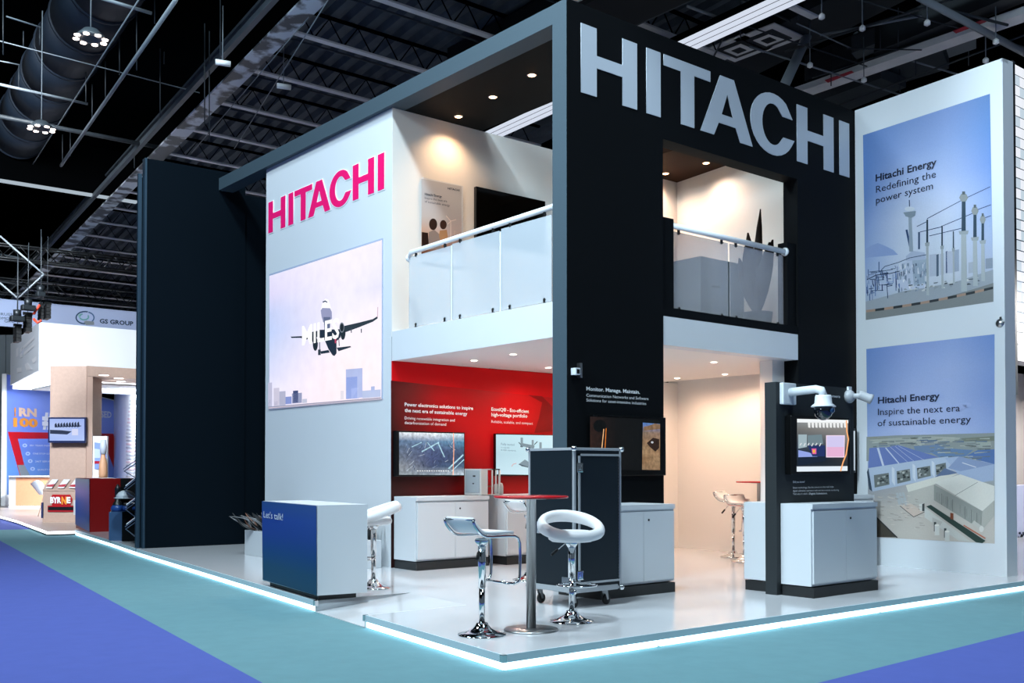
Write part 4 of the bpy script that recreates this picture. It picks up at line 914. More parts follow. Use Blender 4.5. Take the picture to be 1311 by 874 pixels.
# ------------------------------------------------------------------ planters with dark striped leaves
LEAF1 = mat('leaf_black', '17181a', .4, noise=.4, nscale=30); LEAF2 = mat('leaf_silver', '8d8e90', .4, noise=.4, nscale=30); LEAF3 = mat('leaf_rust', '7a5444', .5, noise=.3, nscale=30)
def planter(a_, b_, h, label, n, lean, seed, tall):
    t = thing('leaf_planter', ((a_[0] + b_[0]) / 2, (a_[1] + b_[1]) / 2, 0), label, 'planter')
    box('pot', (a_[0], a_[1], 0), (b_[0], b_[1], h), CAB, t, .006)
    rd = random.Random(seed); w = (b_[0] - a_[0]) / 2; l = (b_[1] - a_[1]) / 2
    for k in range(n):
        bx, by = rd.uniform(-w, w) * .8, rd.uniform(-l, l) * .85
        d = Vector((lean[0] + rd.uniform(-.16, .16), lean[1] + rd.uniform(-.16, .16), tall * rd.uniform(.75, 1.1)))
        leaf(t, (bx, by, h - .01), Vector((bx, by, h - .01)) + d, rd.uniform(.05, .08), rd.choice([LEAF1, LEAF1, LEAF2, LEAF3]), rd.uniform(-.2, .2), side=Vector((rd.uniform(-1, 1), rd.uniform(-1, 1), 0)))
    return t
pp = gz(323, 712)
planter((6.97, 14.25), (7.36, 14.9), .38, 'white planter with dark striped leaves leaning out left of the blue counter', 34, (-.22, .14), 4, .27)
planter((7.10, 11.74), (7.44, 12.4), .37, 'white planter with dark leaves against the tower behind the stool', 26, (0, 0), 9, .22)
# ------------------------------------------------------------------ switchgear model on the cabinets of the red wall
sm = thing('switchgear_model', (8.62, 11.15, .955), 'white switchgear model box with open glazed side on the cabinet', 'model')
bx0 = ony(616, 636, 11.15); bx1 = ony(640, 636, 11.15)
w_ = bx1.x - bx0.x; sm.location = (bx0.x, 11.15, .957); hh = .36
SWW = mat('model_white', 'b9bcbc', .45)
MB().box((0, 0, 0), (w_ * .35, .38, hh), .004).build('housing', SWW, sm)
MB().box((-.008, .03, .03), (0, .35, hh - .02), .003).build('door', mat('model_grey_door', '93a0a8', .45), sm)
MB().box((-.014, .12, hh - .11), (-.006, .17, hh - .09)).box((-.014, .15, hh - .21), (-.006, .18, hh - .195)).build('latch', RUBBER, sm)
fr = MB()
for x in (w_ * .58, w_ * .78, w_ - .015):
    for y in (0, .36): fr.box((x, y, 0), (x + .015, y + .015, hh))
for z in (0, hh - .015):
    for y in (0, .36): fr.box((w_ * .55, y, z), (w_, y + .015, z + .015))
fr.box((w_ * .35, 0, hh - .015), (w_, .375, hh)); fr.build('open_frame', SWW, sm)
MB().lathe([(.03, .02), (.03, .12), (.02, .14), (.03, .16), (.03, .26), (0, .27)], (w_ * .68, .18, 0), 14).build('breaker_unit', mat('model_dark', '40352f', .5), sm)
MB().lathe([(.035, .02), (.035, .14), (0, .16)], (w_ * .92, .05, 0), 14).build('breaker_unit', SWW, sm)
MB().tube([(w_ * .62, .1, .12), (w_ * .85, .1, .12), (w_ * .85, .1, .24)], .012, 8).build('conductor', mat('model_copper', '8a5a40', .4, metal=.6), sm)
MB().tube([(w_ + .03, .05, .0), (w_ + .03, .05, .34)], .016, 10).lathe([(0, 0), (.045, 0), (.045, .12), (.03, .16), (0, .17)], (w_ + .07, .08, 0), 14).build('bushing', SWW, sm)
# ------------------------------------------------------------------ hall roof: joists, deck, girder, duct, pipes, lamps
def gx(y): return 8.2 + .118 * (y - 15)
dk = thing('roof_deck', (8.2, 8, 9.5), 'dark corrugated metal deck above the roof joists', 'roof', kind='structure')
d2 = MB(); x = 8.0
while x < 16.5:
    y0, y1 = 6.0, 60.0; s_ = .118 * 45
    P = lambda xx, yy, zz: Vector((xx + .118 * (yy - 15), yy, zz)) - Vector((8.2, 8, 9.5))
    for (xa, za), (xb, zb2) in (((x, 9.5), (x + .13, 9.5)), ((x + .13, 9.5), (x + .19, 9.62)), ((x + .19, 9.62), (x + .31, 9.62)), ((x + .31, 9.62), (x + .37, 9.5))):
        vs = [d2.bm.verts.new(P(xx, yy, zz)) for xx, yy, zz in ((xa, y0, za), (xb, y0, zb2), (xb, y1, zb2), (xa, y1, za))]; d2.bm.faces.new(vs)
    x += .37
d2.build('sheet', ROOFDECK, dk)
ROOFFL = mat('joist_flange_paint', 'eef3f6', 0.45, noise=.25, nscale=2)
def joist(y, x0, x1, label):
    t = thing('roof_joist', (x0, y, 9.0), label, 'roof beam', 'roof joists under the corrugated deck')
    MB().box((0, -.07, 0), (x1 - x0, .07, .035)).build('bottom_flange', ROOFFL, t)
    m = MB(); m.box((0, -.03, .45), (x1 - x0, .03, .5)); n = int((x1 - x0) / .6)
    for k in range(n): m.tube([(k * .6, 0, .035), (k * .6 + .3, 0, .45), (k * .6 + .6, 0, .035)], .014, 5)
    tag(m.build('web', ROOFDK, t), kind='stuff')
    if y < 22: MB().tube([(0, .5, .12), (x1 - x0, .5, .12)], .02, 6).build('hung_pipe', ROOFPIPE, t)
ORD = ['nearest', 'second', 'third', 'fourth', 'fifth', 'sixth', 'seventh', 'eighth', 'ninth', 'tenth', 'eleventh', 'twelfth', 'thirteenth', 'fourteenth', 'fifteenth', 'sixteenth', 'seventeenth', 'eighteenth', 'nineteenth', 'twentieth', 'twenty first', 'twenty second', 'twenty third', 'twenty fourth', 'farthest']
for k in range(-3, 22):
    y = 14.35 + 2.07 * k
    joist(y, gx(y), gx(y) + 7.5 + (6 if k > 4 else 0), ORD[k + 3] + ' roof joist with a pale bottom flange, counted from the front of the stand')
gd = thing('roof_girder', (8.2, 15, 8.8), 'long patchy grey girder running back under the hall roof at the left', 'roof beam')
def gbar(o0, o1, z0, z1, m, name, y0=2, y1=62):
    P = [Vector((gx(y0) - 8.2 + o0, y0 - 15, z0)), Vector((gx(y0) - 8.2 + o1, y0 - 15, z0)), Vector((gx(y1) - 8.2 + o1, y1 - 15, z0)), Vector((gx(y1) - 8.2 + o0, y1 - 15, z0))]
    MB().prism(P, (0, 0, z1 - z0)).build(name, m, gd)
gbar(-.36, 0, -.04, .0, GALV, 'bottom_plate'); gbar(-.22, -.16, 0, .7, ROOFDK, 'web'); gbar(-.36, 0, .7, .76, ROOFST, 'top_plate'); gbar(-.70, -.60, .05, .16, ROOFST, 'side_rail')
# duct
a_ = gz(118, 10, 10.2); b_ = gz(35, 150, 10.2); d_ = (b_ - a_).normalized()
du = thing('air_duct', tuple(a_), 'large round dark blue air duct under the roof, top left', 'duct')
n_ = 9; L0 = -6.0; L1 = (b_ - a_).length + 1.5
for k in range(n_):
    s0 = L0 + (L1 - L0) * k / n_; s1 = L0 + (L1 - L0) * (k + 1) / n_
    MB().tube([d_ * s0, d_ * (s1 - .04)], .66, 32).tube([d_ * (s1 - .07), d_ * s1], .69, 32).build('duct_section', DUCT, du)
def ztube(name, pts, z, r, m, label, cat='pipe', group='pipes under the hall roof'):
    P = [gz(px, py, z) if len(q_) == 0 else gz(px, py, q_[0]) for px, py, *q_ in pts]
    t = MB().tube([p - P[0] for p in P], r, 8).build(name, m); t.location = P[0]; return tag(t, label, cat, group)
PALEP = mat('pale_pipe', '7d868d', .45)
ztube('conduit', ((225, 0), (78, 212)), 8.5, .035, PALEP, 'pale conduit slanting down left across the dark roof, the thicker of two')
ztube('conduit', ((180, -4), (42, 210)), 8.7, .012, PALEP, 'thin cable slanting down left beside the round duct')
ztube('roof_pipe', ((-10, 147), (205, 189)), 8.9, .05, ROOFPIPE, 'grey pipe just above the lower ring lamp')
ztube('roof_pipe', ((-10, 50), (345, 142)), 9.2, .012, PALEP, 'very thin pipe crossing the whole top left corner')
ztube('roof_pipe', ((0, 108), (112, 133)), 8.9, .028, PALEP, 'short pale pipe at the left edge above the lower ring lamp')
ztube('roof_pipe', ((130, -2), (194, 17)), 8.9, .03, PALEP, 'short pale pipe at the top above the upper ring lamp')
ztube('roof_pipe', ((8, 21), (52, 35)), 8.9, .014, PALEP, 'thin short pipe in the top left corner')
ztube('roof_pipe', ((0, 78), (25, 83), ), 8.9, .012, PALEP, 'tiny pipe end at the left edge below the corner pipe')
ztube('roof_pipe', ((0, 326), (70, 338)), 9.0, .05, ROOFPIPE, 'grey pipe left above the hanging loudspeakers')
ztube('roof_pipe', ((0, 470 - 110), (0 + 70, 372)), 8.6, .05, ROOFPIPE, 'lower grey pipe left above the hanging loudspeakers')
ztube('cable', ((300, 190), (420, 0)), 8.6, .010, PALEP, 'thin cable running beside the long girder')
ztube('conduit', ((245, 196), (395, 22)), 8.62, .008, PALEP, 'very thin wire close to the girder')
for i, (px, y0, y1) in enumerate(((51, 34, 58), (4, 0, 70), (24, 83, 112), (175, 12, 90), (198, 0, 30), (153, 45, 96), (110, 92, 130), (118, 108, 152), (135, 78, 130), (80, 172, 206), (90, 170, 200), (262, 30, 160), (268, 40, 180), (205, 62, 150), (282, 0, 78), (172, 182, 215), (30, 40, 60), (210, 66, 82))):
    p0 = gz(px, y0, 9.6); dd = (p0 - C0).dot(Vector((-RIGHT.y, RIGHT.x, 0))) 
    p1 = C0 + ray(px, y1) * ((p0 - C0).xy.length / ray(px, y1).xy.length)
    t = MB().tube([(0, 0, 0), p1 - p0], .012, 5).build('hanger_rod', ROOFPIPE); t.location = p0; tag(t, 'thin steel hanger rod dropping from the dark hall roof', 'rod', 'hanger rods under the roof')
for px, py, lb in ((116, 47, 'the upper, nearer one'), (53, 162, 'the lower, farther one')):
    p = gz(px, py + 3, 7.6); t = thing('ring_lamp', tuple(p), 'round cluster of eight bright hall lamps, ' + lb, 'lamp', 'ring lamps over the hall')
    MB().lathe([(0, .16), (.10, .14), (.2, .04), (.2, .0), (.14, .0), (.05, .06), (0, .06)], seg=24).build('housing', mat('lamp_housing', '3a4248', .4), t)
    MB().tube([(0, 0, .15), (0, 0, 2.2)], .01, 6).build('cord', PALEP, t)
    for k in range(8):
        a_ = k * math.pi / 4 + .2; MB().lathe([(0, -.012), (.042, -.01), (.045, 0), (0, .0)], (.205 * math.cos(a_), .205 * math.sin(a_), 0), 14).build('bulb', mat('hall_bulb', 'ffe9dc', emit=9), t)
# long linear lamp beam at the far left
a_ = gz(-60, 222, 8.9); b_ = gz(176, 259.5, 8.9)
t = thing('linear_lamp', tuple(a_), 'long thin lamp strip crossing the roof at the far left', 'lamp')
MB().prism([Vector((0, 0, 0)), b_ - a_, b_ - a_ + Vector((0, .16, 0)), Vector((0, .16, 0))], (0, 0, .06)).build('lamp', mat('lamp_dim', 'b9c8d4', emit=.75), t)
MB().prism([Vector((0, 0, .07)), b_ - a_ + Vector((2, 0, .07)), b_ - a_ + Vector((2, .16, .07)), Vector((0, .16, .07))], (0, 0, 1.3)).build('beam', ROOFDK, t)
# triple linear lamps over the stand
t = thing('linear_lamp', (13.6, 4, 8.6), 'bright triple lamp line over the black front wall', 'lamp')
for k, o in enumerate((-.36, -.19, -.02)):
    MB().prism([(o - .55, -3, 0), (o - .45, -3, 0), (o + .67, 14.5, 0), (o + .57, 14.5, 0)], (0, 0, .03)).build('lamp', mat('lamp_line', 'd4dcec', emit=.95), t)
MB().prism([(-.97, -3, .035), (-.41, -3, .035), (.71, 14.5, .035), (.15, 14.5, .035)], (0, 0, .08)).build('tray', ROOFDK, t)
t = thing('roof_girder', (11.6, 4, 8.9), 'broad dark roof beam left of the triple lamp line', 'roof beam')
MB().box((.0, -3, 0), (1.2, 12, .5)).build('beam', mat('beam_dark', '15181b', .5), t); MB().box((1.2, -3, 0), (1.24, 12, .06)).build('edge', ROOFST, t)
# right hand roof clutter
def zpanel(name, pts, z, t_, m, label, cat, group=None):
    P = [gz(px, py, z) for px, py in pts]; o = MB().prism([p - P[0] for p in P], (0, 0, t_)).build(name, m); o.location = P[0]; return tag(o, label, cat, group)
RDK = mat('roof_duct_dark', '23282c', .5, noise=.3, nscale=2); RMID = mat('roof_duct_mid', '3c4347', .5, noise=.4, nscale=2)
zpanel('air_duct', [(905, 80), (1060, 0), (1160, 0), (960, 100)], 9.3, .5, RDK, 'wide flat dark duct carrying two square diffusers', 'duct')
for i, (cx_, cy_, lb) in enumerate(((946, 61, 'the left one'), (984, 48, 'the right one'))):
    p = gz(cx_, cy_, 9.28); t = thing('air_diffuser', tuple(p), 'square pale air diffuser in the flat dark duct, ' + lb, 'diffuser', 'square air diffusers')
    for s_, z_, m_ in ((.46, 0, ROOFFL), (.30, -.02, RDK), (.2, -.03, ROOFFL), (.1, -.04, RDK)): MB().box((-s_, -s_, z_ - .02), (s_, s_, z_)).build('frame_ring', m_, t)
zpanel('roof_girder', [(1010, 122), (1311, 17), (1330, 22), (1022, 128)], 8.8, .12, ROOFFL, 'pale beam flange running up right behind the white poster wall', 'roof beam')
zpanel('roof_girder', [(1030, 104), (1311, -12), (1325, -2), (1045, 110)], 9.0, .5, RDK, 'dark beam parallel above the pale beam flange', 'roof beam')
REDS = mat('red_marking', 'b0243a', .5)
zpanel('warning_strip', [(1056, 103), (1090, 91), (1093, 93), (1060, 106)], 8.79, .01, REDS, 'red strip on the roof beam left of the poster wall top', 'strip', 'red strips on the roof beam')
zpanel('warning_strip', [(1220, 40), (1260, 25), (1263, 28), (1224, 43)], 8.79, .01, REDS, 'red strip on the roof beam at the upper right', 'strip', 'red strips on the roof beam')
zpanel('air_duct', [(1040, 132), (1128, 100), (1160, 112), (1075, 146)], 8.93, .2, RMID, 'grey duct box above the left end of the poster wall', 'duct')
zpanel('air_duct', [(1130, 86), (1205, 60), (1215, 88), (1150, 108)], 9.2, .5, RMID, 'grey duct box in the middle above the poster wall', 'duct')
zpanel('air_duct', [(1210, 58), (1248, 40), (1250, 62), (1215, 74)], 9.1, .5, mat('roof_box_light', '6d767a', .5), 'pale box hanging under the roof above the poster wall', 'duct')
zpanel('air_duct', [(1090, 68), (1120, 56), (1118, 72), (1098, 78)], 9.0, .3, RMID, 'small grey unit under the roof beside the slanting strut', 'duct')
ztube('roof_strut', ((1058, -8, 10.5), (1003, 112, 8.0)), 9, .09, PALEP, 'thick pale strut slanting down behind the black front wall', 'strut', None)
ztube('roof_strut', ((1176, -4), (1320, 72)), 8.6, .06, PALEP, 'pale round tube crossing the upper right corner', 'strut', None)
ztube('roof_strut', ((1095, 42, 9.6), (1120, 90, 9)), 9, .05, ROOFPIPE, 'grey strut beside the thick slanting strut', 'strut', None)
rd = random.Random(21)
for i, (a_, b_) in enumerate((((940, 28), (1110, 85)), ((960, 60), (1180, 130)), ((1005, 66), (1311, -30)), ((1040, 100), (1311, 10)), ((1060, 140), (1311, 45)), ((880, 8), (940, 30)), ((1100, 0), (1311, 60)), ((1140, 70), (1270, 108)), ((1180, 4), (1290, 32)), ((1020, 30), (1090, 62)), ((930, 40), (905, 90)), ((1050, 45), (1180, 20)), ((1085, 62), (1180, 64)))):
    ztube('roof_pipe', (a_, b_), 8.7 + .1 * (i % 4), .012 + .006 * (i % 3), PALEP if i % 2 else ROOFPIPE, 'thin pipe among the roof clutter above the poster wall')
for i, (px, y0, y1) in enumerate(((948, 0, 50), (1022, 0, 26), (1105, 0, 37), (1127, 26, 64), (1150, 10, 60), (1172, 50, 96), (1152, 75, 118), (1214, 30, 60), (1064, 60, 110), (1260, 0, 28), (1240, 60, 84), (1090, 110, 136))):
    p0 = gz(px, y0, 9.4); p1 = C0 + ray(px, y1) * ((p0 - C0).xy.length / ray(px, y1).xy.length)
    t = MB().tube([(0, 0, 0), p1 - p0], .011, 5).build('hanger_rod', ROOFPIPE); t.location = p0; tag(t, 'thin steel hanger rod dropping from the roof above the poster wall', 'rod', 'hanger rods under the right part of the roof')
for i, (px, py) in enumerate(((1037, 84), (1104, 37), (1187, 30), (1106, 103), (1275, 54), (1262, 78), (1052, 22))):
    p = gz(px, py, 8.4); t = thing('sprinkler_head', tuple(p), 'small white fitting hanging under the roof above the poster wall', 'fitting', 'small white roof fittings')
    MB().lathe([(0, -.05), (.05, -.02), (.05, .03), (.02, .06), (0, .06)], seg=12).build('cap', ROOFFL, t); MB().tube([(0, 0, .05), (0, 0, .8)], .01, 5).build('stem', PALEP, t)
for px, py, lb in ((285, 81, 'left of the long girder'), (363, 111, 'right of the long girder')):
    p = gz(px, py, 8.3); t = thing('ceiling_camera', tuple(p), 'small white camera hanging under the roof ' + lb, 'camera')
    MB().tube([(-.12, .02, 0), (.12, -.05, .0)], .05, 12).build('body', ROOFFL, t); MB().tube([(0, 0, .04), (0, 0, 1.0)], .008, 5).build('stem', PALEP, t)
# ------------------------------------------------------------------ banner and truss, hanging white box
def plv(px, py, p0, d):
    r = ray(px, py); n = Vector((-d.y, d.x, 0)); t_ = (Vector(p0) - C0).dot(n) / r.dot(n); return C0 + r * t_
def cam_proj(p):
    v = MM @ Vector((p.x, -(p.z - CAM_H), p.y)); return (PPX + FPX * v[0] / v[2], PPY + FPX * v[1] / v[2])
BY = 36.0; bA = AY(BY)
bn = thing('hanging_banner', tuple(bA(0, 415)), 'long pale blue banner hung from a truss reading GS GROUP', 'banner')
BAN = mat('banner_fabric', 'b2c0e2', .6)
pA, pB = bA(-60, 376), bA(330, 412)
box('fabric', (pA.x, BY, bA(0, 417).z), (pB.x, BY + .1, bA(0, 382).z), BAN, bn)
text_on('GS GROUP', bA, (0, -1, 0), (127.5, 413.3), (170.5, 416.8), 5.6, mat('banner_ink', '12304e', .6), bn, .01, .03)
for s, l, rr in (('RUSSIAN', (1, 403.5), (27.5, 405)), ('PROMOTION', (-10, 408.3), (27.5, 410)), ('GROUP', (5.5, 412.5), (27, 413.6))): text_on(s, bA, (0, -1, 0), l, rr, 3.6, mat('banner_ink', '24466a', .6), bn, .01, 0)
cv = Canvas(bA, (0, -1, 0), .01)
def arc(cx_, cy_, rx, ry, a0, a1, w, c, n=14):
    o = arcpts(cx_, cy_, rx, ry, a0, a1, n); i = arcpts(cx_, cy_, rx - w, ry - w, a1, a0, n); cv.poly(o + i, c)
arc(108.5, 406.5, 12, 8.6, 60, 290, 1.6, '24466a'); arc(109.5, 406.5, 11.5, 8.2, -70, 40, 1.6, '4a6a96'); arc(107.5, 405.5, 6.6, 4.8, -30, 250, 1.8, '6fa8ac'); arc(103, 404, 3.4, 2.6, 90, 270, 1.2, '9fc4c4')
cv.poly([(107, 412), (110, 410.5), (120, 411.5), (120.5, 415.5), (110, 416)], '8a9298')
cv.build('logo', PRINT, bn)
def truss(name, a_, b_, sz, m, label):
    t = thing(name, tuple(a_), label, 'truss'); v = b_ - a_; L = v.length; d = v.normalized(); u_ = Vector((0, 0, 1)); s_ = d.cross(u_).normalized(); mb = MB(); br = MB()
    for i_ in (0, 1):
        for j_ in (0, 1): o = s_ * sz * i_ + u_ * sz * j_; mb.tube([o, o + v], .025, 6)
    n = max(2, int(L / sz)); 
    for k in range(n):
        p0 = d * (L * k / n); p1 = d * (L * (k + 1) / n); z0, z1 = (0, 1) if k % 2 else (1, 0)
        for i_ in (0, 1): br.tube([p0 + s_ * sz * i_ + u_ * sz * z0, p1 + s_ * sz * i_ + u_ * sz * z1], .014, 5)
    mb.build('chords', m, t); tag(br.build('bracing', m, t), kind='stuff'); return t
TR_ = mat('truss_black', '14171a', .45, metal=.4)
truss('lighting_truss', bA(-60, 374) + Vector((0, -.2, .05)), bA(190, 397) + Vector((0, -.2, .05)), .45, TR_, 'black lattice truss carrying the pale banner')
truss('lighting_truss', atd(-20, 330, 26), atd(176, 350, 30), .35, TR_, 'black lattice truss above the hanging loudspeakers')
hb = ony(50, 412, 31.0)
tz = hb.z; bz = ony(50, 474, 31.0).z
wb = thing('hanging_box_sign', (hb.x, hb.y, bz), 'large white box sign hanging over the wooden booth', 'sign')
le = plv(13.5, 445, hb, dC); le = Vector((le.x, le.y, 0)); 
P = [Vector((hb.x, hb.y, 0)), Vector((hb.x + 9, hb.y, 0)), Vector((le.x + 9, le.y, 0)), Vector((le.x, le.y, 0))]
MB().prism([p - Vector((hb.x, hb.y, 0)) for p in P], (0, 0, tz - bz)).build('box', mat('box_sign_white', 'e2e8f0', .5), wb)
MB().prism([p - Vector((hb.x, hb.y, .12)) + Vector((.1, .1, 0)) for p in P], (0, 0, .1)).build('lit_underside', mat('underside_light', 'eef4ff', emit=3.0), wb)
aL = lambda px, py: plv(px, py, hb, dC)
cv = Canvas(aL, (-1, .12, 0), .01)
for pts in ([(21, 447), (24, 444), (24, 455), (21, 457)], [(26, 447), (29, 443), (29, 449), (26, 452)], [(30, 443), (44, 430), (44, 434), (30, 447)], [(31, 451), (44, 440), (44, 443), (31, 455)], [(26, 453), (29, 451), (29, 457), (26, 458)], [(32, 466), (36, 464), (42, 473), (34, 474)], [(22, 471), (28, 470), (28, 476), (22, 477)], [(41, 460), (47, 456), (47, 461), (43, 465)]): cv.poly(pts, 'f8faff'); cv.off -= .0001
cv.build('lettering_blocks', PRINT, wb)
# hanging loudspeakers with hoists
SPK = mat('speaker_black', '0b0d10', .5)
for px, y0, y1, w, lb in ((60.5, 390, 408.5, 5.5, 'right'), (52.5, 391, 409, 3.0, 'middle'), (35.5, 403, 425.5, 7.0, 'left'), (22.5, 418, 438, 6.0, 'far left')):
    p = atd(px, y1, 24); t = thing('hanging_speaker', tuple(p), 'black loudspeaker column hanging from the roof, the ' + lb + ' one', 'loudspeaker', None)
    h = (y1 - y0) / FPX * 24; ww = w / FPX * 24
    n = 4
    for k in range(n): MB().prism([(-ww * .5, -.12, h * k / n + .01), (ww * .5, -.12, h * k / n + .01), (ww * .5, .18, h * k / n), (-ww * .5, .18, h * k / n)], (0, 0, h / n - .012)).build('cabinet', SPK, t)
    MB().box((-ww * .8, -.05, h), (ww * .8, .05, h + .06)).build('bumper', SPK, t); MB().tube([(0, 0, h), (0, 0, h + 1.6)], .007, 6).build('chain', ROOFPIPE, t)
for px, py, w, lb in ((52, 382, 10, 'right'), (36, 399, 16, 'middle'), (22, 413, 16, 'left')):
    p = atd(px, py - 5, 23.7); t = thing('chain_hoist', tuple(p), 'dark chain hoist body above the hanging loudspeakers, ' + lb + ' one', 'hoist', None); ww = w / FPX * 24
    MB().box((-ww / 2, -.1, -.06), (ww / 2, .1, .06), .02).build('body', mat('hoist_dark', '20262b', .4, metal=.5), t); MB().lathe([(0, -.1), (.08, -.08), (.09, .08), (0, .1)], (0, 0, .12), 12).build('motor', mat('hoist_dark', '20262b', .4), t); MB().tube([(0, 0, .1), (0, 0, 1.5)], .008, 6).build('chain', ROOFPIPE, t)
for pts, lb in ((((51, 390), (46, 397), (43, 402)), 'upper'), (((43, 408), (48, 413), (53, 410)), 'lower')):
    P = [atd(x, y, 23.8) for x, y in pts]; t = MB().tube([p - P[0] for p in P], .03, 7).build('red_strap', mat('strap_red', 'c4361c', .5)); t.location = P[0]; tag(t, 'short red strap at the hanging loudspeakers, ' + lb + ' one', 'strap')
for (a_, b_), lb in ((((0, 302), (56, 351)), 'upper'), (((0, 362), (22, 381)), 'lower'), (((56, 351), (24, 381)), 'joining')):
    P = [atd(a_[0], a_[1], 24), atd(b_[0], b_[1], 24)]; t = MB().tube([Vector((0, 0, 0)), P[1] - P[0]], .022, 6).build('rigging_cable', PALEP); t.location = P[0]; tag(t, 'pale rigging cable slanting to the loudspeakers, ' + lb + ' one', 'cable')
# ------------------------------------------------------------------ far booth with wooden portal
HGREY = mat('hall_grey_panel', '87939a', .6)
t = thing('wall_far_left', tuple(atd(-60, 645, 44)), 'grey hall wall panels at the far left edge', 'wall', kind='structure')
for x0, x1 in ((-60, 5), (6, 15), (16, 60)):
    P = [atd(x0, 660, 44), atd(x1, 660, 44)]; z1 = atd(0, 428, 44).z; f_ = Vector((-RIGHT.y, RIGHT.x, 0)) * .3
    MB().prism([Vector((P[0].x, P[0].y, G)) - t.location, Vector((P[1].x, P[1].y, G)) - t.location, Vector((P[1].x, P[1].y, G)) + f_ - t.location, Vector((P[0].x, P[0].y, G)) + f_ - t.location], (0, 0, z1 - G)).build('wall_panel', HGREY, t)
ed = [gz(-60, 645, -.035), gz(0, 661, -.035), gz(22, 667, -.035), gz(60, 681, -.035), gz(98, 680, -.035)]
bf = thing('floor', (ed[3].x, ed[3].y, 0), 'low lit platform of the wooden booth across the aisle', 'floor', kind='structure')
q = [Vector((p.x, p.y, -.08)) for p in ed] + [Vector((ed[-1].x + 8, ed[-1].y, -.08)), Vector((ed[-1].x + 12, 50, -.08)), Vector((ed[0].x, 50, -.08))]
MB().prism([p - bf.location for p in q], (0, 0, .045)).build('deck', mat('booth_floor', 'b9a89e', .3), bf)
ls = thing('light_strip', (ed[3].x, ed[3].y, G), 'white light tubes under the edge of the wooden booth platform', 'light')
for a_, b_ in zip(ed[:-1], ed[1:]):
    MB().tube([Vector((a_.x, a_.y, -.05)) + Vector((0, -.03, 0)) - ls.location, Vector((b_.x, b_.y, -.05)) + Vector((0, -.03, 0)) - ls.location], .03, 6).build('tube', mat('led_white', 'eef6ff', emit=3.0), ls)
blA, blB = atd(7, 600, 38.0), atd(146, 600, 52.4); bd = Vector((blB.x - blA.x, blB.y - blA.y, 0)).normalized(); bnv = Vector((bd.y, -bd.x, 0))
if bnv.dot(-blA) < 0: bnv = -bnv
aB = lambda px, py: plv(px, py, blA, bd)
bwz = aB(7, 478).z
t = thing('booth_wall', (blA.x, blA.y, -.03), 'blue printed wall of the wooden booth with a red frame graphic', 'wall')
P = [Vector((blA.x, blA.y, 0)), Vector((blB.x, blB.y, 0)), Vector((blB.x, blB.y, 0)) - bnv * .15, Vector((blA.x, blA.y, 0)) - bnv * .15]
MB().prism([p - Vector((blA.x, blA.y, 0)) for p in P], (0, 0, bwz + .03)).build('panel', WHITE, t)
cv = Canvas(aB, bnv, .01)
cv.quadgrad([(8.5, 479), (145.5, 513), (145.5, 640), (8.5, 633)], [['5670d4', '7c96ea', '7e98ec'], ['6a86e2', '8ca4f0', '8aa2ee'], ['6680dc', '7a92e8', '86a0ee'], ['5c7cd2', '6888da', '7c96e6'], ['5a8ad0', '6490d6', '7894e0'], ['5478b4', '6088c4', '7490d8']], 14)
cv.poly([(9.5, 552.5), (145, 556 - 1), (150, 600), (146, 600), (131, 561.5), (22.5, 561.5), (35, 612), (26, 612)], 'b40410')
cv.poly([(22, 595), (31, 595), (40, 612), (27, 612)], '7c8890')
cv.build('print', PRINT, t)
IW = mat('booth_ink_white', 'e4e8f4', .5); IO = mat('booth_ink_orange', 'e0902c', .5); IB = mat('booth_ink_beige', 'd9b9a4', .5)
for s, l, rr, c, m_, b_ in (('!', (17.3, 532), (19.6, 532), 10.5, IO, .05), ('RN', (23, 532), (46, 533), 10.5, IB, .05), ('1', (16, 545.5), (21, 545.5), 11, IO, .05), ('00', (23.5, 545.5), (47.5, 546.5), 11, IO, .05), ('#', (53, 546), (67, 546.5), 20, IW, .06), ('CONTENT-BASED', (66, 531), (142, 534.5), 9.5, IW, .03), ('OPTIMAL', (94, 545), (124, 546), 2.6, IO, 0),
                       ('30+ YEARS INDUSTRY', (37, 571), (72, 571.5), 2.2, IW, 0), ('ONE STOP SOLUTION', (41, 581.5), (74, 581.7), 2.2, IW, 0), ('24/7 SERVICE', (44, 591.5), (68, 591.5), 2.2, IW, 0), ('QUALITY CONTROL', (47, 602), (76, 602), 2.2, IW, 0)):
    text_on(s, aB, bnv, l, rr, c, m_, t, .03, b_)
cv = Canvas(aB, bnv, .02)
for x, y in ((31, 570), (35, 580.5), (38, 590), (41, 600)): cv.ell((x, y), 3, 2.4, 'b4c8ee'); cv.ell((x, y), 1.4, 1.1, '6486d2')
cv.build('icons', PRINT, t)
# white side wall with grey words
wA = Vector((blB.x, blB.y, 0)) - bnv * .02; wB = atd(181, 640, 31); wdv = Vector((wB.x - wA.x, wB.y - wA.y, 0)).normalized()
t = thing('booth_wall', (wA.x, wA.y, -.03), 'white wall with a column of grey words in the wooden booth', 'wall')
P = [wA, Vector((wB.x, wB.y, 0)), Vector((wB.x, wB.y, 0)) + Vector((.2, .1, 0)), wA + Vector((.2, .1, 0))]
MB().prism([Vector((p.x - wA.x, p.y - wA.y, 0)) for p in P], (0, 0, bwz + .3)).build('panel', mat('booth_white', 'dfe8f0', .5), t)
aS = lambda px, py: plv(px, py, wA, wdv); sn = Vector((wdv.y, -wdv.x, 0)); sn = sn if sn.dot(-wA) > 0 else -sn
cv = Canvas(aS, sn, .02); rd = random.Random(2)
for k in range(24): 
    y = 512 + k * 4.6; w_ = min(6, 1.5 + k * .5) ; cv.poly([(168 - w_, y), (175, y - .6), (175, y + 1.6), (168 - w_, y + 2)], rd.choice(['aab4be', 'b8c0c8', 'c4b0bc', '98a2ae'])); cv.off -= .0001
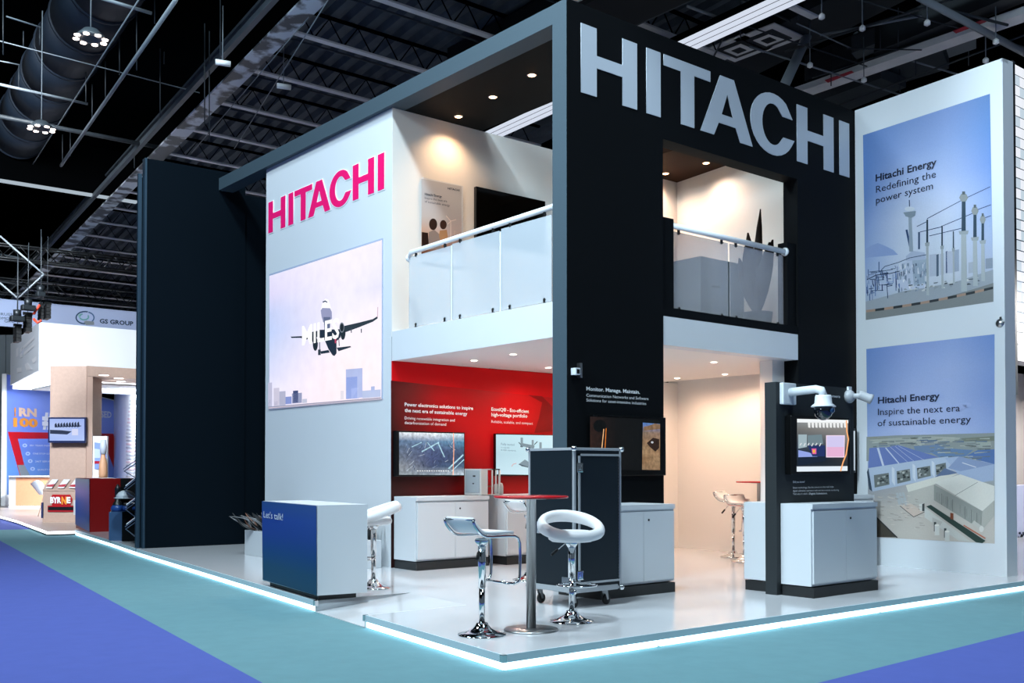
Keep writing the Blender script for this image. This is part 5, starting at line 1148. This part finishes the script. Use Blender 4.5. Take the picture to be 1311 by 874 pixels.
cv.build('word_rows', PRINT, t)
WOOD = mat('booth_wood', 'b49a8c', .5, noise=.12, nscale=14); WOODO = mat('counter_wood_orange', 'b98262', .5, noise=.1, nscale=10)
fwd = Vector((-RIGHT.y, RIGHT.x, 0))
def fbox(name, x0, x1, yt, yb_, dep, thick, m, parent, skew=0.0, zb_=None):
    """upright block whose front spans the given photo columns at real distance dep"""
    a_ = atd(x0, yb_, dep); b_ = atd(x1, yb_, dep + skew); zt_ = atd(x0, yt, dep).z; z0 = atd(x0, yb_, dep).z if zb_ is None else zb_
    o = parent_off(parent); P = [Vector((a_.x, a_.y, z0)), Vector((b_.x, b_.y, z0)), Vector((b_.x, b_.y, z0)) + fwd * thick, Vector((a_.x, a_.y, z0)) + fwd * thick]
    return MB().prism([p - o for p in P], (0, 0, zt_ - z0)).build(name, m, parent)
t = thing('booth_portal', tuple(gz(90, 664)), 'tall light wood portal of the far booth', 'portal')
fbox('column', 63, 112, 468, 664, 27.5, .9, WOOD, t, zb_=-.035)
p = atd(112, 468, 27.5); zt_ = p.z
P = [Vector((p.x, p.y, zt_ - .28)), Vector((p.x + 5, p.y, zt_ - .28)), Vector((p.x + 5, p.y + 1.6, zt_ - .28)), Vector((p.x, p.y + 1.6, zt_ - .28))]
MB().prism([v - t.location for v in P], (0, 0, .28)).build('lintel', WOOD, t)
MB().prism([Vector((p.x, p.y, 0)) - t.location, Vector((p.x + .14, p.y, 0)) - t.location, Vector((p.x + .14, p.y + .9, 0)) - t.location, Vector((p.x, p.y + .9, 0)) - t.location], (0, 0, zt_ - .285)).build('column_side', mat('booth_wood_lifted', 'bfa294', .5), t)  # same wood, colour lightened to offset the shade on this side
t2_ = thing('booth_ceiling', (p.x, p.y + 1.7, zt_ - .3), 'pale ceiling with round spots inside the wooden booth', 'ceiling')
MB().box((0, 0, -.04), (6, 3.6, 0)).build('panel', mat('booth_ceiling_grey', 'b4bcc4', .5), t2_)
for px, py in ((133, 480), (152, 484), (124, 488.5), (145, 490), (155, 488)):
    q_ = gz(px, py, zt_ - .345); MB().lathe([(0, -.01), (.12, -.01), (.12, 0), (0, 0)], q_ - Vector(t2_.location), 12).build('spot', mat('booth_spot', 'ffffff', emit=3), t2_)
area('booth_fill', tuple(atd(150, 500, 31) + Vector((0, 0, 0))), 1.5, 380, (.9, .95, 1), tuple(atd(168, 570, 36)))  # added fill for the dim white side wall
area('booth_fill', (p.x + 2.0, p.y + 4, zt_ - .6), 3.0, 330, (.9, .95, 1))
spot('booth_wall_fill', tuple(atd(34, 480, 33)), 4200, (.9, .95, 1), 120, .6, .1, tuple(atd(45, 570, 40)))  # added unseen spot that brightens the blue wall
spot('booth_wall_fill', tuple(atd(128, 500, 33)), 4200, (.9, .95, 1), 120, .6, .1, tuple(atd(150, 570, 44)))  # second added unseen spot, towards the white side wall
t = thing('television', tuple(atd(85, 566, 27.3)), 'small television on the wooden column of the far booth', 'television')
fbox('bezel', 61.5, 109.5, 534, 566.5, 27.3, .12, mat('tv_bezel_blue', '10204c', .3), t)
aT = lambda px, py: atd(px, py, 27.28); cv = Canvas(aT, -fwd)
cv.quadgrad([(63.5, 536), (108, 536), (108, 564), (63.5, 564)], [['a4b8ee', '9cb0ea'], ['b4c6f2', 'a4b6ec'], ['a0b8f0', 'b0c4f4']], 3)
cv.poly([(64, 550), (78, 550.5), (92, 552), (86, 556), (64, 555)], '26324e')
for k in range(9): cv.poly([(70 + k * 3.6, 543 - k * .2), (72 + k * 3.6, 541 - k * .2), (73.4 + k * 3.6, 546), (70 + k * 3.6, 547)], '1c2742'); cv.off -= .0001
cv.line((70, 546.5), (104, 545), 1, '24304c'); cv.poly([(92, 549), (100, 549), (100, 557), (92, 557)], 'd0d4f0'); cv.build('display', SCREEN, t)
t = thing('booth_counter', tuple(atd(35, 648, 36)), 'long orange wood counter at the blue booth wall', 'counter')
fbox('end_panel', 11, 20, 611, 648, 36, 1.0, mat('counter_grey', 'a8a8ac', .5), t, zb_=-.035); fbox('front', 20, 64, 611, 648, 36, 1.0, WOODO, t, zb_=-.035)
P = [atd(11, 610.5, 35.9), atd(64, 610.5, 35.9)]; MB().prism([P[0] - t.location, P[1] - t.location, P[1] + fwd * 1.1 - t.location, P[0] + fwd * 1.1 - t.location], (0, 0, .05)).build('top', mat('counter_grey', 'a8a8ac', .5), t)
fbox('light_edge', 11, 64, 647.5, 649.5, 35.8, .05, mat('led_white', 'eef6ff', emit=3.0), t)
t = thing('shell_chair', tuple(atd(52, 660, 30)), 'white shell chair between the orange counter and the brochure desk', 'chair')
o = t.location
rows = []
for i_ in range(7):
    v_ = i_ / 6; row = []
    for j_ in range(7):
        u_ = j_ / 6 * 2 - 1; py = 615 + v_ * 18; px = 52 + u_ * (7.5 - 1.5 * v_) + (v_ - .5) * 10; row.append(atd(px, py + 4 * u_ * u_ * (1 - v_), 30 + .35 * u_ * u_ - .25 * v_) - o)
    rows.append(row)
MB().grid(rows, .02).build('shell', mat('chair_white', 'dfe6f2', .4), t)
for px in (49, 60): MB().tube([atd(57, 632, 29.9) - o, Vector((atd(px, 640, 29.6 + (px - 49) * .05).x, atd(px, 640, 29.6).y, -.03)) - o], .014, 6).build('leg', WOOD, t)
t = thing('brochure_desk', tuple(atd(75, 665, 26.2)), 'wooden desk with a red BYRNE sign in front of the portal', 'desk')
BD = 26.2
fbox('body', 54.5, 103, 626, 666, BD, .7, WOOD, t, zb_=-.035)
a0 = [atd(54.5, 626, BD), atd(103, 626, BD), atd(106, 614, BD + .7), atd(62, 614, BD + .7)]
MB().prism([p - t.location for p in a0], (0, 0, -.04)).build('sloping_top', WOOD, t)
fbox('side_panel', 52.5, 54.5, 643, 663, BD - .05, .3, mat('panel_navy', '1a2c5c', .4), t)
aD_ = lambda px, py: atd(px, py, BD - .02)
cv = Canvas(aD_, -fwd); cv.poly([(64, 639), (67, 633), (90, 633), (93, 639), (90, 647), (67, 647)], 'a8121c'); cv.poly([(61, 647), (96, 647), (96, 655), (61, 655)], '981420'); cv.poly([(61.5, 648.6), (95.5, 648.6), (95.5, 653), (61.5, 653)], '0c1016'); cv.build('sign_board', PRINT, t)
text_on('BYR', aD_, -fwd, (65, 643.5), (79, 643.5), 7.6, IW, t, .03, .05); text_on('N', aD_, -fwd, (79.5, 645), (86, 645), 9.5, IO, t, .035, .05); text_on('E', aD_, -fwd, (86, 643.5), (91, 643.5), 7.6, IW, t, .03, .05)
for i_, x0 in enumerate((58.5, 73.5, 88)):
    q_ = [atd(x0, 625.6, BD - .02), atd(x0 + 8.5, 625.6, BD - .02), atd(x0 + 17 - 1, 615, BD + .62), atd(x0 + 8, 615, BD + .62)]
    b_ = thing('brochure', tuple(q_[0]), 'white and red brochure on the sloping desk top, ' + ('left', 'middle', 'right')[i_] + ' one', 'brochure', None)
    MB().prism([p - q_[0] + Vector((0, 0, .02)) for p in q_], (0, 0, .012)).build('pages', mat('paper_white', 'e4e8ee', .5), b_)
    m_ = [q_[0].lerp(q_[3], .1), q_[1].lerp(q_[2], .1), q_[1].lerp(q_[2], .4), q_[0].lerp(q_[3], .3)]
    MB().prism([p - q_[0] + Vector((0, 0, .035)) for p in m_], (0, 0, .004)).build('red_print', mat('paper_red', 'b42c3c', .5), b_)
# info panel with the bottle like figure
t = thing('info_panel', tuple(atd(130, 610, 27.5)), 'white info panel with a red band behind the red counter', 'panel')
fbox('board', 118.5, 137, 558, 612, 27.5, .08, mat('paper_white', 'e4e8ee', .5), t)
aI = lambda px, py: atd(px, py, 27.47); cv = Canvas(aI, -fwd); cv.poly([(121, 566), (136, 568), (136, 600), (121, 600)], '7f97e2'); cv.poly([(121, 590), (128, 590), (128, 593.5), (121, 593.5)], 'a01c34'); cv.poly([(121, 574), (128, 575), (128, 586), (121, 586)], 'b4c4f0'); cv.build('print', PRINT, t)
t = thing('display_model', tuple(atd(132, 612, 26.6)), 'standing wooden and grey display model beside the info panel', 'model')
q_ = t.location; MB().lathe([(.10, 0), (.11, .12), (.10, .38), (.06, .55), (.05, .62), (.05, .85), (.035, .88), (0, .9)], seg=16).build('figure', mat('model_beige', 'c99a78', .5), t); MB().lathe([(.12, -.35), (.10, 0)], seg=16).build('stand', mat('model_steel', '6c7478', .4), t); MB().lathe([(.07, .62), (.09, .8), (.07, .98), (0, 1.0)], seg=12).build('cap', mat('model_cap', 'b8c4d4', .4), t)
# red and blue counter
rc0 = gz(115, 681, -.0); rcl = gz(97.5, 672, -.0)
rz0 = 0.0
t = thing('exhibit_counter', (rc0.x, rc0.y, 0), 'counter with a dark red front and a blue to white left side', 'counter')
dv = Vector((math.sin(aP), math.cos(aP), 0)); Ls = (plv(97.3, 640, (rc0.x, rc0.y, 0), dv) - rc0).xy.length
P = [Vector((0, 0, 0)), Vector((.62, -.01, 0)), Vector((.62, 0, 0)) + dv * Ls, dv * Ls]
MB().prism(P, (0, 0, 1.12)).build('body', mat('counter_dark_red', '7c0508', .35), t)
pA = lambda px, py: plv(px, py, (rc0.x, rc0.y, 0), dv)
cv = Canvas(pA, (-1, .14, 0), .01); cv.quadgrad([(97, 612), (115, 613), (115, 680.5), (97, 671)], [['9aa0ac', 'b4b8c4'], ['a48cc4', 'b49cd0'], ['3c64b4', '8878b8'], ['204aa0', '2c549c'], ['1c3c7c', '24488c']], 3); cv.build('side_print', PRINT, t)
fbox('side_leaflet_holder', 94, 104.5, 640, 659, 24.0, .05, CAB, t)
# dark machine exhibit and brochure rack
t = thing('machine_exhibit', tuple(gz(150, 692)), 'dark exhibit stand with a small blue machine left of the tall dark wall', 'exhibit')
fbox('back_board', 144, 180, 612, 688, 22.6, .1, BLACK, t, zb_=0)
fbox('plinth_front', 139.3, 156, 655, 689, 19.0, .4, mat('plinth_blue', '3c587c', .35), t, zb_=0); fbox('plinth_side', 156, 176, 655, 692, 18.8, .5, BLACK, t, zb_=0)
MC = mat('machine_blue', '24488c', .3); MK = mat('machine_black', '14181c', .4)
q_ = atd(150.5, 655, 19.2) - t.location
MB().lathe([(.09, 0), (.10, .1), (.07, .18), (.05, .2), (.05, .4), (.06, .42), (.04, .46), (.02, .5), (0, .52)], q_, 16).build('pump', MK, t); MB().lathe([(.11, -.0), (.12, .08), (.08, .14), (0, .14)], q_, 16).tube([q_ + Vector((0, 0, .06)), q_ + Vector((.28, -.2, .06))], .05, 10).build('blue_casing', MC, t)
MB().box(q_ + Vector((.12, -.2, 0)), q_ + Vector((.34, .05, .16)), .01).build('gear_box', MK, t)
t = thing('safety_helmet', tuple(atd(161, 637, 18.6)), 'white and grey helmet shape above the blue machine', 'helmet')
MB().lathe([(.17, 0), (.16, .05), (.12, .1), (.06, .13), (0, .135)], seg=20).lathe([(.2, -.01), (.2, .005), (.15, .01)], seg=20).build('shell', mat('helmet_white', 'c4ccd2', .4), t)
t = thing('brochure_rack', tuple(gz(170, 694)), 'folding zigzag metal brochure rack left of the tall dark wall', 'rack')
RK = mat('rack_metal', '8090a4', .3, metal=.7); rd_ = 18.2
zz = [(178, 690), (161, 677), (178, 665), (161, 652), (178, 640), (160, 638 - 10), (178, 614), (159, 603), (178, 590)]
for w_ in (0, .3):
    MB().tube([atd(x, y, rd_ + w_) - t.location for x, y in zz], .013, 6).build('zigzag_frame', RK, t)
for k in (1, 3, 5, 7):
    a_, b_ = zz[k], zz[k + 1]
    P = [atd(a_[0] - 1, a_[1] - 2, rd_), atd(b_[0] - 2, b_[1] - 2, rd_), atd(b_[0] - 2, b_[1] - 2, rd_ + .3), atd(a_[0] - 1, a_[1] - 2, rd_ + .3)]
    sh = MB().prism([p - t.location for p in P], (0, 0, .02)).build('tray', RK, t)
    if k < 7:
        g_ = [P[0].lerp(P[1], .1), P[0].lerp(P[1], .8), P[3].lerp(P[2], .8), P[3].lerp(P[2], .1)]
        b2_ = thing('brochure', tuple(g_[0]), 'brochure in the zigzag rack, ' + {1: 'lowest', 3: 'middle', 5: 'upper'}[k] + ' tray', 'brochure', None)
        MB().prism([p - g_[0] + Vector((0, 0, .03)) for p in g_], (0, 0, .02)).build('pages', mat('paper_white', 'e4e8ee', .5), b2_)
        g2 = [g_[0].lerp(g_[1], .3), g_[0].lerp(g_[1], .8), g_[3].lerp(g_[2], .8), g_[3].lerp(g_[2], .3)]
        MB().prism([p - g_[0] + Vector((0, 0, .055)) for p in g2], (0, 0, .004)).build('red_print', mat('paper_red', 'b42c3c', .5), b2_)
# ------------------------------------------------------------------ neighbour stand at the right edge
RY = 9.0; aR = AY(RY)
t = thing('neighbour_stand', (19.7, RY, G), 'neighbouring white stand with a lit tile wall at the right edge', 'stand')
z = lambda y: aR(1300, y).z
box('band', (19.6, RY, z(461)), (23, RY + .4, z(412)), mat('grey_band', 'b4b8be', .5), t)
box('lower_back', (19.6, RY + 1.2, G), (24, RY + 1.4, z(461)), mat('stand_cream', 'd8cfcc', .5), t)
box('orange_panel', (20.2, RY + 1.1, z(606)), (20.95, RY + 1.2, z(514)), mat('orange_panel', 'c46c1c', .5), t)
box('navy_shelf', (20.1, RY + .9, z(514)), (21.2, RY + 1.2, z(505)), mat('panel_navy', '1a2c5c', .5), t)
box('counter', (19.8, RY + .2, G), (22, RY + .8, z(622)), mat('counter_pale_blue', 'c8d0f0', .4), t); box('counter_base', (19.79, RY + .18, G), (22, RY + .2, z(706)), mat('panel_navy2', '1c3c74', .4), t)  # counter body in one even pale blue
cv = Canvas(AY(RY + .17), (0, -1, 0)); rd = random.Random(8)
for k in range(26): cv.ell((1303.6 + rd.random() * 7, 682 + rd.random() * 24), .9 + rd.random(), 1.2 + rd.random() * 1.4, rd.choice(['24304c', '4a6090', 'd0d8ec', '20283c']), 8); cv.off -= .0001
cv.build('ornament', PRINT, t)
cv = Canvas(AY(RY - .01), (0, -1, 0)); cv.pline([(1302, 424), (1311, 426), ], 1, '5a6068'); cv.pline([(1302, 424), (1302, 440), (1306, 441)], 1, '5a6068'); cv.build('screen_icon', PRINT, t)
area('neighbour_fill', (21.0, RY - 1.5, 4.5), 1.0, 260, (1, .95, .9), (20.6, RY + .8, 1.5))  # added light for the dark lower part of this stand
tw = thing('tile_wall', (19.8, RY, z(412)), 'lit wall of white and pale blue tiles at the right edge', 'wall panel')
LT = [mat('tile_lit_a', 'eef2fb', emit=.95), mat('tile_lit_b', 'cfe0ee', emit=.85), mat('tile_lit_c', 'c0303a', emit=.9)]
box('backing', (19.85, RY + .02, z(412)), (23, RY + .1, z(82)), mat('tile_backing', '3c4c60', .5), tw)
parts = [MB(), MB(), MB()]; o = parent_off(tw); rd = random.Random(4)
zt_ = z(82); zb_ = z(412); n = 25; hh_ = (zt_ - zb_) / n
for k in range(n):
    for j in range(9):
        x0 = 19.87 + j * .22 + (.0 if k % 2 else -.0); m_ = 2 if (j == 2 and k in (20, 19, 3)) else (k + j) % 2 if rd.random() < .8 else 0
        parts[m_].box(Vector((x0, RY, zb_ + k * hh_ + .02)) - o, Vector((x0 + .205, RY + .02, zb_ + (k + 1) * hh_ - .01)) - o)
for k, p_ in enumerate(parts): tag(p_.build('tiles', LT[k], tw), kind='stuff')
box('edge_post', (19.74, RY - .02, z(505)), (19.84, RY + .3, z(80)), mat('grey_post', '2a3036', .5), tw)
